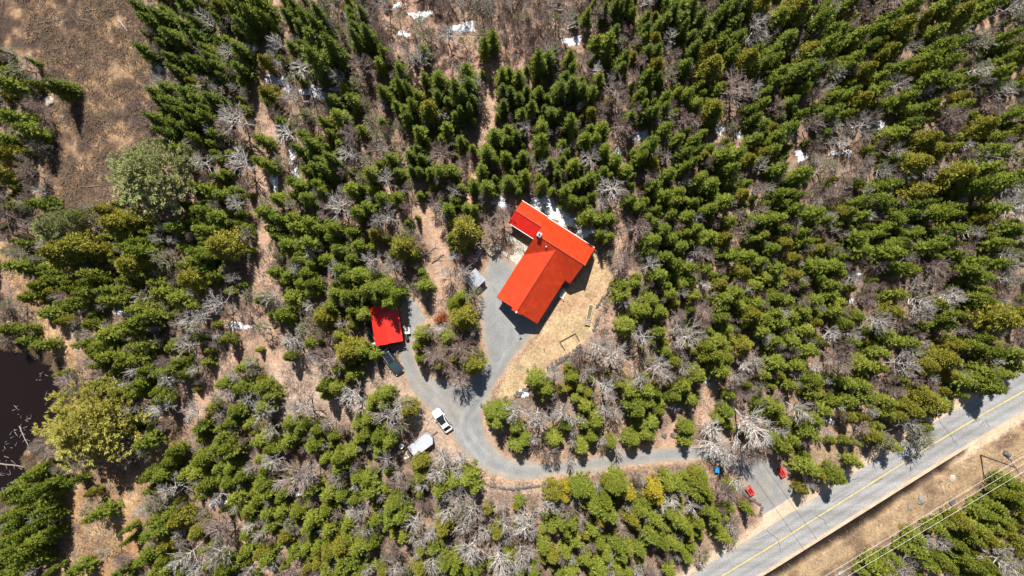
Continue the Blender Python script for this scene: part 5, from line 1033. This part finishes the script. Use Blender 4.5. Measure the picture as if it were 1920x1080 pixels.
for it in range(17000):
    x, y = rr.uniform(-106, 106), rr.uniform(-66, 66); inside = abs(x) < 91 and abs(y) < 51.5
    px, py = 960 + x * PPM, 540 - y * PPM
    sp = gridv(SPARSEM, x, y)
    big = not inside
    r = rr.uniform(1.2, 2.0) if big else rr.uniform(.45, 1.0)
    if not near_ok(x, y, r, .80 if big else .60) or gridv(OPENM, x, y) or gridv(OPENM, x * 1.035, y * 1.035): continue
    if 925 < px < 1340 and 770 < py < 868: continue
    u = rr.random()
    if sp: k = 'maple' if u < .7 else ('grey' if u < .85 else 'birch')
    elif px < 900 and py < 300 and px > 480: k = 'fir' if u < .3 else ('grey' if u < .55 else ('maple' if u < .8 else 'birch'))
    elif py < 540: k = 'fir' if u < .42 else ('ycedar' if u < .49 else ('maple' if u < .72 else ('grey' if u < .86 else 'birch')))
    else: k = 'bushy' if u < .34 else ('ycedar' if u < .42 else ('maple' if u < .66 else ('grey' if u < .79 else 'birch')))
    if k in ('maple', 'birch'): r *= 1.35
    h = {'fir': 3.2 * r + 2.2, 'bushy': 2.4 * r + 2.0, 'ycedar': 2.3 * r + 2.0, 'maple': 1.8 * r + 2.8, 'birch': 2.0 * r + 3.4, 'grey': 1.8 * r + 2.6}[k] * rr.uniform(.85, 1.2)
    fill.append([k, x, y, r, h, px, py]); cput(x, y, r)
# keep the largest 300 of a kind as things of their own, everything else goes to one mass
allt = {}
for t in trees: allt.setdefault(t[0], []).append(t)
for t in fill:
    if abs(t[1]) < 91 and abs(t[2]) < 51.5: allt.setdefault(t[0], []).append(t)
rest = [t for t in fill if not (abs(t[1]) < 91 and abs(t[2]) < 51.5)]
things = []
for k, L_ in allt.items():
    L_.sort(key=lambda t: -t[3]); things += L_[:296]; rest += L_[296:]
print('TREES', {k: len(v) for k, v in allt.items()}, 'things', len(things), 'rest', len(rest))

NAMES = {'fir': ('fir_tree', 'green pointed fir', 'fir tree', 'green fir trees of the forest'), 'spruce': ('spruce_tree', 'dark narrow spruce', 'spruce tree', 'dark spruces of the forest'),
         'bushy': ('cedar_tree', 'bright green bushy cedar', 'cedar tree', 'bright green cedars of the forest'), 'ycedar': ('olive_cedar_tree', 'olive-yellow bushy cedar', 'cedar tree', 'olive-yellow cedars of the forest'),
         'gold': ('golden_cedar_tree', 'golden yellow cedar', 'cedar tree', 'golden cedars below the driveway'), 'pine': ('pine_tree', 'broad pale feathery pine', 'pine tree', 'broad pines on the left'),
         'ypine': ('pine_tree', 'broad yellow-green feathery pine', 'pine tree', 'broad pines on the left'), 'birch': ('birch_tree', 'leafless pale-branched birch', 'birch tree', 'bare pale birches'), 'maple': ('maple_tree', 'leafless reddish-brown maple', 'maple tree', 'bare brown maples'),
         'grey': ('sparse_tree', 'sparse grey-green tree', 'sparse tree', 'sparse grey-green trees'), 'rust': ('rust_bush', 'small rust-orange leafy bush', 'bush', None)}
SPOTS = [((60, 200), 'at the left edge of the brushy clearing'), ((330, 70), 'along the upper right edge of the clearing'), ((360, 200), 'along the right edge of the clearing'), ((470, 30), 'at the top left of the trail'), ((600, 60), 'in the upper left woods'), ((570, 170), 'round the upper left snow'),
         ((780, 40), 'in the thin woods at the top'), ((720, 150), 'in the woods left of the top middle'), ((840, 200), 'in the tall stand above the house'), ((1000, 60), 'in the bare woods at the top middle'), ((1010, 200), 'in the spiky stand above the house'), ((1180, 60), 'at the top right of the middle'),
         ((1180, 180), 'in the forest up and right of the house'), ((1350, 60), 'in the dense top right stand'), ((1380, 190), 'round the big brown maple on the right'), ((1530, 60), 'near the top right corner, left part'), ((1690, 60), 'beside the short trail at the top right'), ((1850, 60), 'in the top right corner'),
         ((1560, 200), 'in the upper right forest'), ((1720, 200), 'in the upper right forest below the short trail'), ((1870, 220), 'at the upper right edge'), ((20, 320), 'at the left edge above the pond trail'), ((270, 320), 'round the big pale pine'), ((110, 430), 'round the smaller pale pine'),
         ((200, 490), 'in the dark stand left of the trail'), ((400, 350), 'between the big pine and the trail'), ((400, 480), 'in the woods left of the trail'), ((600, 300), 'in the stand right of the left trail'), ((570, 400), 'in the dense stand left of the yard'), ((560, 500), 'in the left stand above the red shed'),
         ((700, 350), 'in the woods up and left of the house'), ((680, 460), 'left of the log trail'), ((800, 300), 'in the stand above the log trail'), ((860, 440), 'between the log trail and the house'), ((940, 310), 'directly above the house'), ((1060, 320), 'behind the upper wall of the house'), ((1130, 420), 'at the right corner of the house'),
         ((1190, 480), 'on the bare strip right of the lawn'), ((1200, 330), 'in the firs right of the house'), ((1320, 330), 'in the firs far right of the house'), ((1290, 450), 'in the dense right-hand firs'), ((1400, 440), 'in the dense right-hand firs further out'), ((1480, 380), 'in the middle right forest'), ((1600, 350), 'round the brown gap in the right forest'),
         ((1720, 380), 'in the right forest'), ((1850, 340), 'at the right edge'), ((1560, 480), 'in the low stand on the right'), ((1700, 480), 'in the right forest, lower part'), ((1860, 480), 'at the right edge, middle'), ((70, 590), 'on the trail above the pond'), ((180, 560), 'above the snow near the pond'), ((250, 640), 'right of the pond trail'),
         ((380, 590), 'in the left woods round the snow'), ((150, 720), 'on the pond bank'), ((290, 740), 'between the pond and the lower trail'), ((440, 740), 'right of the lower left trail'), ((560, 580), 'left of the red shed'), ((660, 570), 'beside the upper wall of the red shed'), ((620, 670), 'down and left of the red shed'), ((720, 760), 'left of the white car'),
         ((520, 780), 'on the pale litter left of the car'), ((800, 640), 'on the driveway island, left side'), ((880, 620), 'on the driveway island, right side'), ((860, 710), 'at the lower tip of the driveway island'), ((800, 880), 'below the trailer'), ((960, 780), 'inside the driveway bend'), ((1020, 720), 'below the stone wall of the lawn'), ((1110, 680), 'at the lower right of the lawn'),
         ((1200, 600), 'right of the lawn'), ((1120, 780), 'above the lower driveway'), ((1260, 700), 'in the stand above the lower driveway'), ((1350, 580), 'in the stand right of the lawn'), ((1390, 680), 'beside the shaded trail'), ((1390, 780), 'beside the blue bin'), ((1300, 830), 'against the lower driveway'), ((1500, 580), 'in the right-hand stand above the road'), ((1640, 590), 'in the forest above the road'),
         ((1780, 570), 'in the olive stand above the road'), ((1880, 600), 'at the right edge above the road'), ((1500, 720), 'in the stand above the red boxes'), ((1600, 720), 'in the thick stand above the road'), ((1720, 740), 'at the road edge, upper part'), ((1850, 700), 'overhanging the road at the right'), ((1480, 840), 'above the right red box'), ((1560, 880), 'on the road verge right of the red box'),
         ((1680, 830), 'leaning over the road'), ((60, 950), 'in the lower left corner stand'), ((190, 970), 'in the lower left clearing'), ((330, 880), 'right of the lower left clearing'), ((430, 880), 'in the lower left woods'), ((350, 1020), 'at the bottom left'), ((520, 860), 'in the lower woods left of the trailer'), ((520, 1000), 'at the bottom, left of the middle'), ((650, 900), 'in the lower woods below the trailer'),
         ((650, 1030), 'at the bottom below the trailer'), ((770, 960), 'in the lower middle woods'), ((880, 1000), 'in the pale birch stand at the bottom'), ((1010, 980), 'in the birches below the driveway bend'), ((1080, 920), 'just below the stone edging'), ((1200, 920), 'below the lower driveway'), ((1130, 1020), 'at the bottom middle'), ((1250, 1010), 'in the lower stand left of the road'),
         ((1340, 940), 'left of the left red box'), ((1350, 1040), 'at the lower end of the road verge'), ((1700, 1040), 'below the overhead wires'), ((1840, 980), 'in the lower right stand'), ((1880, 920), 'beside the wires at the lower right edge')]
groups = {}
for t in things:
    sp = min(SPOTS, key=lambda s: math.hypot(s[0][0] - t[5], s[0][1] - t[6])); groups.setdefault((t[0], sp[1]), []).append(t)
labels = {}
for (k, ph), L_ in groups.items():
    base = NAMES[k][1]
    if len(L_) == 1: labels[id(L_[0])] = base + ' ' + ph; continue
    L_.sort(key=lambda t: t[5])
    for i, t in enumerate(L_):
        w_ = ('leftmost' if i == 0 else 'rightmost' if i == len(L_) - 1 else ('second', 'third', 'fourth', 'fifth', 'sixth', 'seventh', 'eighth', 'ninth', 'tenth', 'eleventh', 'twelfth', 'thirteenth', 'fourteenth', 'fifteenth', 'sixteenth', 'seventeenth', 'eighteenth', 'nineteenth', 'twentieth', 'twenty-first', 'twenty-second', 'twenty-third', 'twenty-fourth', 'twenty-fifth', 'twenty-sixth', 'twenty-seventh', 'twenty-eighth', 'twenty-ninth', 'thirtieth')[min(i, 29) - 1])
        labels[id(t)] = (w_ + ' ' + base + ' ' + ph) if w_ in ('leftmost', 'rightmost') else w_ + ' ' + base + ' from the left, ' + ph
for t in things:
    k, x, y, r, h, px, py = t; cr, tr, h0, r0 = KINDS[k]; nm = NAMES[k]
    e = empty(nm[0], (x, y, gz(x, y)), random.uniform(0, 6.283), (r / r0, r / r0, h / h0)); tag(e, labels[id(t)], nm[2], nm[3])
    tl = .16 if k in ('birch', 'maple', 'grey') else .04; e.rotation_euler = (random.uniform(-tl, tl), random.uniform(-tl, tl), random.uniform(0, 6.283))
    link('crown', cr[random.randrange(len(cr))], e); link('trunk', tr[0], e)

# the rest of the wood: one mass, the same shapes set out on points
if rest:
    protos = {}
    for o in list(C.objects):
        if o.type == 'MESH' and o.parent and o.name.split('.')[0] in ('crown', 'trunk') and o.data.name not in protos: protos[o.data.name] = o
    pm = bpy.data.meshes.new('woodland'); pm.vertices.add(len(rest)); pm.vertices.foreach_set('co', np.array([(t[1], t[2], gz(t[1], t[2])) for t in rest], np.float32).ravel())
    vari = []; meshes = sorted(protos); mid = {n: i for i, n in enumerate(meshes)}
    scl = []; tri = []
    for t in rest:
        cr, tr, h0, r0 = KINDS[t[0]]; c = random.choice([m_ for m_ in cr if m_.name in mid]); vari.append(mid[c.name]); tri.append(mid[tr[0].name]); scl.append((t[3] / r0, t[3] / r0, t[4] / h0))
    for nm, ty, dat in (('vari', 'INT', vari), ('tri', 'INT', tri), ('rot', 'FLOAT', [random.uniform(0, 6.28) for _ in rest])):
        a = pm.attributes.new(nm, ty, 'POINT'); a.data.foreach_set('value', dat)
    a = pm.attributes.new('scl', 'FLOAT_VECTOR', 'POINT'); a.data.foreach_set('vector', np.array(scl, np.float32).ravel())
    wood = tag(link('woodland', pm), 'small trees and saplings filling the forest between and beyond the larger ones', 'woodland', kind='stuff')
    ng = bpy.data.node_groups.new('woodland_nodes', 'GeometryNodeTree'); ng.interface.new_socket('Geometry', in_out='INPUT', socket_type='NodeSocketGeometry'); ng.interface.new_socket('Geometry', in_out='OUTPUT', socket_type='NodeSocketGeometry')
    gi = ng.nodes.new('NodeGroupInput'); go = ng.nodes.new('NodeGroupOutput'); jn = ng.nodes.new('GeometryNodeJoinGeometry')
    def named(nm, ty): n = ng.nodes.new('GeometryNodeInputNamedAttribute'); n.data_type = ty; n.inputs[0].default_value = nm; return n
    nv, ntk, nr, ns_ = named('vari', 'INT'), named('tri', 'INT'), named('rot', 'FLOAT'), named('scl', 'FLOAT_VECTOR')
    cx = ng.nodes.new('ShaderNodeCombineXYZ'); ng.links.new(nr.outputs[0], cx.inputs[2])
    used = set(vari) | set(tri)
    for i in sorted(used):
        src = ntk if i in set(tri) else nv
        cmp_ = ng.nodes.new('FunctionNodeCompare'); cmp_.data_type = 'INT'; cmp_.operation = 'EQUAL'; cmp_.inputs[3].default_value = i; ng.links.new(src.outputs[0], cmp_.inputs[2])
        ob = ng.nodes.new('GeometryNodeObjectInfo'); ob.transform_space = 'ORIGINAL'; ob.inputs[0].default_value = protos[meshes[i]]
        ip = ng.nodes.new('GeometryNodeInstanceOnPoints'); ng.links.new(gi.outputs[0], ip.inputs['Points']); ng.links.new(cmp_.outputs[0], ip.inputs['Selection'])
        ng.links.new(ob.outputs['Geometry'], ip.inputs['Instance']); ng.links.new(cx.outputs[0], ip.inputs['Rotation']); ng.links.new(ns_.outputs[0], ip.inputs['Scale']); ng.links.new(ip.outputs[0], jn.inputs[0])
    ng.links.new(jn.outputs[0], go.inputs[0]); md = wood.modifiers.new('scatter', 'NODES'); md.node_group = ng

# ---------------------------------------------------------------- low growth and litter nobody could count
def scatter(n, test, lim=(-96, 96, -56, 56)):
    x = rng.uniform(lim[0], lim[1], n); y = rng.uniform(lim[2], lim[3], n); k = test(x, y); return x[k], y[k]
def gzv(x, y):
    i = np.clip(((x - GX0) / GS).round().astype(int), 0, ni - 1); j = np.clip(((y - GY0) / GS).round().astype(int), 0, nj - 1); return Z[i, j]
def open_ground(x, y): return (sdist(x, y, DRIVE) > .5) & (sdist(x, y, LAWN) > .2) & (sdist(x, y, POND) > .2) & (sdist(x, y, HOUSE_FOOT) > .3) & (ldist(x, y, ROADC) > 5.2) & (np.hypot(x - SHED_C[0], y - SHED_C[1]) > 3.9)
def tufts(name, x, y, blades, hgt, wid, mat, label, spread=.25, flatn=.6, cl=None):
    n = len(x); k = n * blades; bx = np.repeat(x, blades) + rng.normal(0, spread * .5, k); by_ = np.repeat(y, blades) + rng.normal(0, spread * .5, k); bz = gzv(bx, by_) - .02
    a = rng.uniform(0, 6.28, k); l = rng.uniform(.5, 1.1, k) * hgt; up = rng.uniform(.25, 1.0, k)
    p = np.stack([bx, by_, bz], 1); tip = p + np.stack([np.cos(a) * l * flatn, np.sin(a) * l * flatn, l * up], 1); sd = np.stack([-np.sin(a), np.cos(a), np.zeros(k)], 1) * (wid * rng.uniform(.6, 1.3, k))[:, None]
    V = np.stack([p - sd, p + sd, tip], 1).reshape(-1, 3); me = np_mesh(name, V, np.arange(k * 3).reshape(-1, 3), mat, tris=True, attrs={'v': ('FLOAT', np.repeat(np.clip(np.repeat(rng.random(n) if cl is None else np.clip((fbm(x, y, cl, 3) - .28) * 2.3, 0, 1), blades) * .7 + rng.random(k) * .3, 0, 1), 3))})
    return tag(link(name, me), label, kind='stuff')
x, y = scatter(90000, lambda x, y: (sdist(x, y, CLEARING) < .5) & (fbm(x, y, 4, 7) > .40))
tufts('clearing_brush', x, y, 6, .95, .055, M['brush'], 'dry brown brush and dead grass over the clearing', .5, .8, 1.5)
x, y = scatter(9000, lambda x, y: (sdist(x, y, CLEARING) < .5) & (fbm(x, y, 6, 7) > .44))
tufts('clearing_shrubs', x, y, 16, 1.15, .035, M['litter_twig'], 'dark leafless low shrubs over the clearing', .7, .8, 3.0)
x, y = scatter(5000, lambda x, y: (sdist(x, y, CORR) < -.3) & (ldist(x, y, ROADC) > 5.6) & (fbm(x, y, 4, 19) > .5))
tufts('verge_shrubs', x, y, 14, .7, .03, M['litter_twig'], 'brown scrub in the dry grass under the power line', .6, .8, 2.0)
x, y = scatter(60000, lambda x, y: (sdist(x, y, CORR) < 0) & (ldist(x, y, ROADC) > 5.4) & (fbm(x, y, 3, 17) > .38))
tufts('verge_grass', x, y, 6, .42, .030, M['straw'], 'dry straw-coloured grass under the power line', .3, 1.0, 1.4)
x, y = scatter(60000, lambda x, y: ((sdist(x, y, BLEFT) < .5) | (ldist(x, y, TRAIL2) < 2.5) | (sdist(x, y, FRONT) < .3)) & (fbm(x, y, 3, 27) > .42) & (ldist(x, y, ROADC) > 5) & (sdist(x, y, POND) > .2))
tufts('meadow_grass', x, y, 6, .45, .03, M['straw'], 'dry tan grass of the lower left clearing and trail edges', .3, 1.0)
x, y = scatter(76000, lambda x, y: open_ground(x, y) & (sdist(x, y, CLEARING) > 0) & (sdist(x, y, CORR) > 0) & (fbm(x, y, 6, 37) > .46))
tufts('undergrowth', x, y, 7, .9, .034, M['litter_twig'], 'thin leafless undergrowth on the forest floor', .6, .7, 1.6)
x, y = scatter(9000, lambda x, y: (sdist(x, y, LAWN) < 0) | (ldist(x, y, ROADC) < 0))
tufts('lawn_grass', x, y, 5, .12, .03, M['straw'], 'short dormant grass of the lawn', .3, 1.0)
x, y = scatter(60000, lambda x, y: (np.abs(sdist(x + (fbm(x, y, 5, 3) - .5) * 2.4, y + (fbm(x, y, 5, 13) - .5) * 2.4, POND) - .5) < .9) & (fbm(x, y, 3, 77) > .42), (-96, -70, -45, 2))
tufts('pond_reeds', x, y, 6, .8, .045, M['brush'], 'dead reeds and brush along the pond margin', .4, .8, 1.2)
seg = []
for (px, py, n_) in ((40, 785, 7), (52, 800, 6), (30, 808, 6), (14, 832, 8), (8, 890, 9), (22, 905, 8), (45, 880, 6), (95, 690, 4), (97, 703, 4), (65, 708, 5), (36, 770, 5), (12, 860, 6), (80, 745, 3), (5, 920, 7)):
    x0, y0 = W(px, py)
    for _ in range(n_):
        th = rng.normal(.4, .5); l = rng.uniform(.3, 1.1); a_, b_ = x0 + rng.normal(0, .7), y0 + rng.normal(0, .5); seg.append([a_, b_, WATER_Z + .02, a_ + math.cos(th) * l, b_ + math.sin(th) * l, WATER_Z + rng.uniform(.05, .5), .05, .02, rng.uniform(.5, 1)])
V, Q, v = tubes(seg); tag(link('pond_debris', np_mesh('pond_debris', V, Q, M['birch'], attrs={'v': ('FLOAT', v)})), 'grey dead branches sticking out of the pond', kind='stuff')
x, y = scatter(5200, lambda x, y: open_ground(x, y))
seg = []
for a, b in zip(x, y):
    th = rng.uniform(0, 3.14); l = rng.uniform(.3, 1.3) ** 1.5; z = gz(a, b) + .05; r = rng.uniform(.012, .04)
    seg.append([a - math.cos(th) * l, b - math.sin(th) * l, z, a + math.cos(th) * l, b + math.sin(th) * l, z + rng.uniform(0, .15), r, r * .5, rng.random()])
V, Q, v = tubes(seg); tag(link('fallen_branches', np_mesh('fallen_branches', V, Q, M['deadwood'], attrs={'v': ('FLOAT', v)})), 'dead branches strewn over the forest floor', kind='stuff')
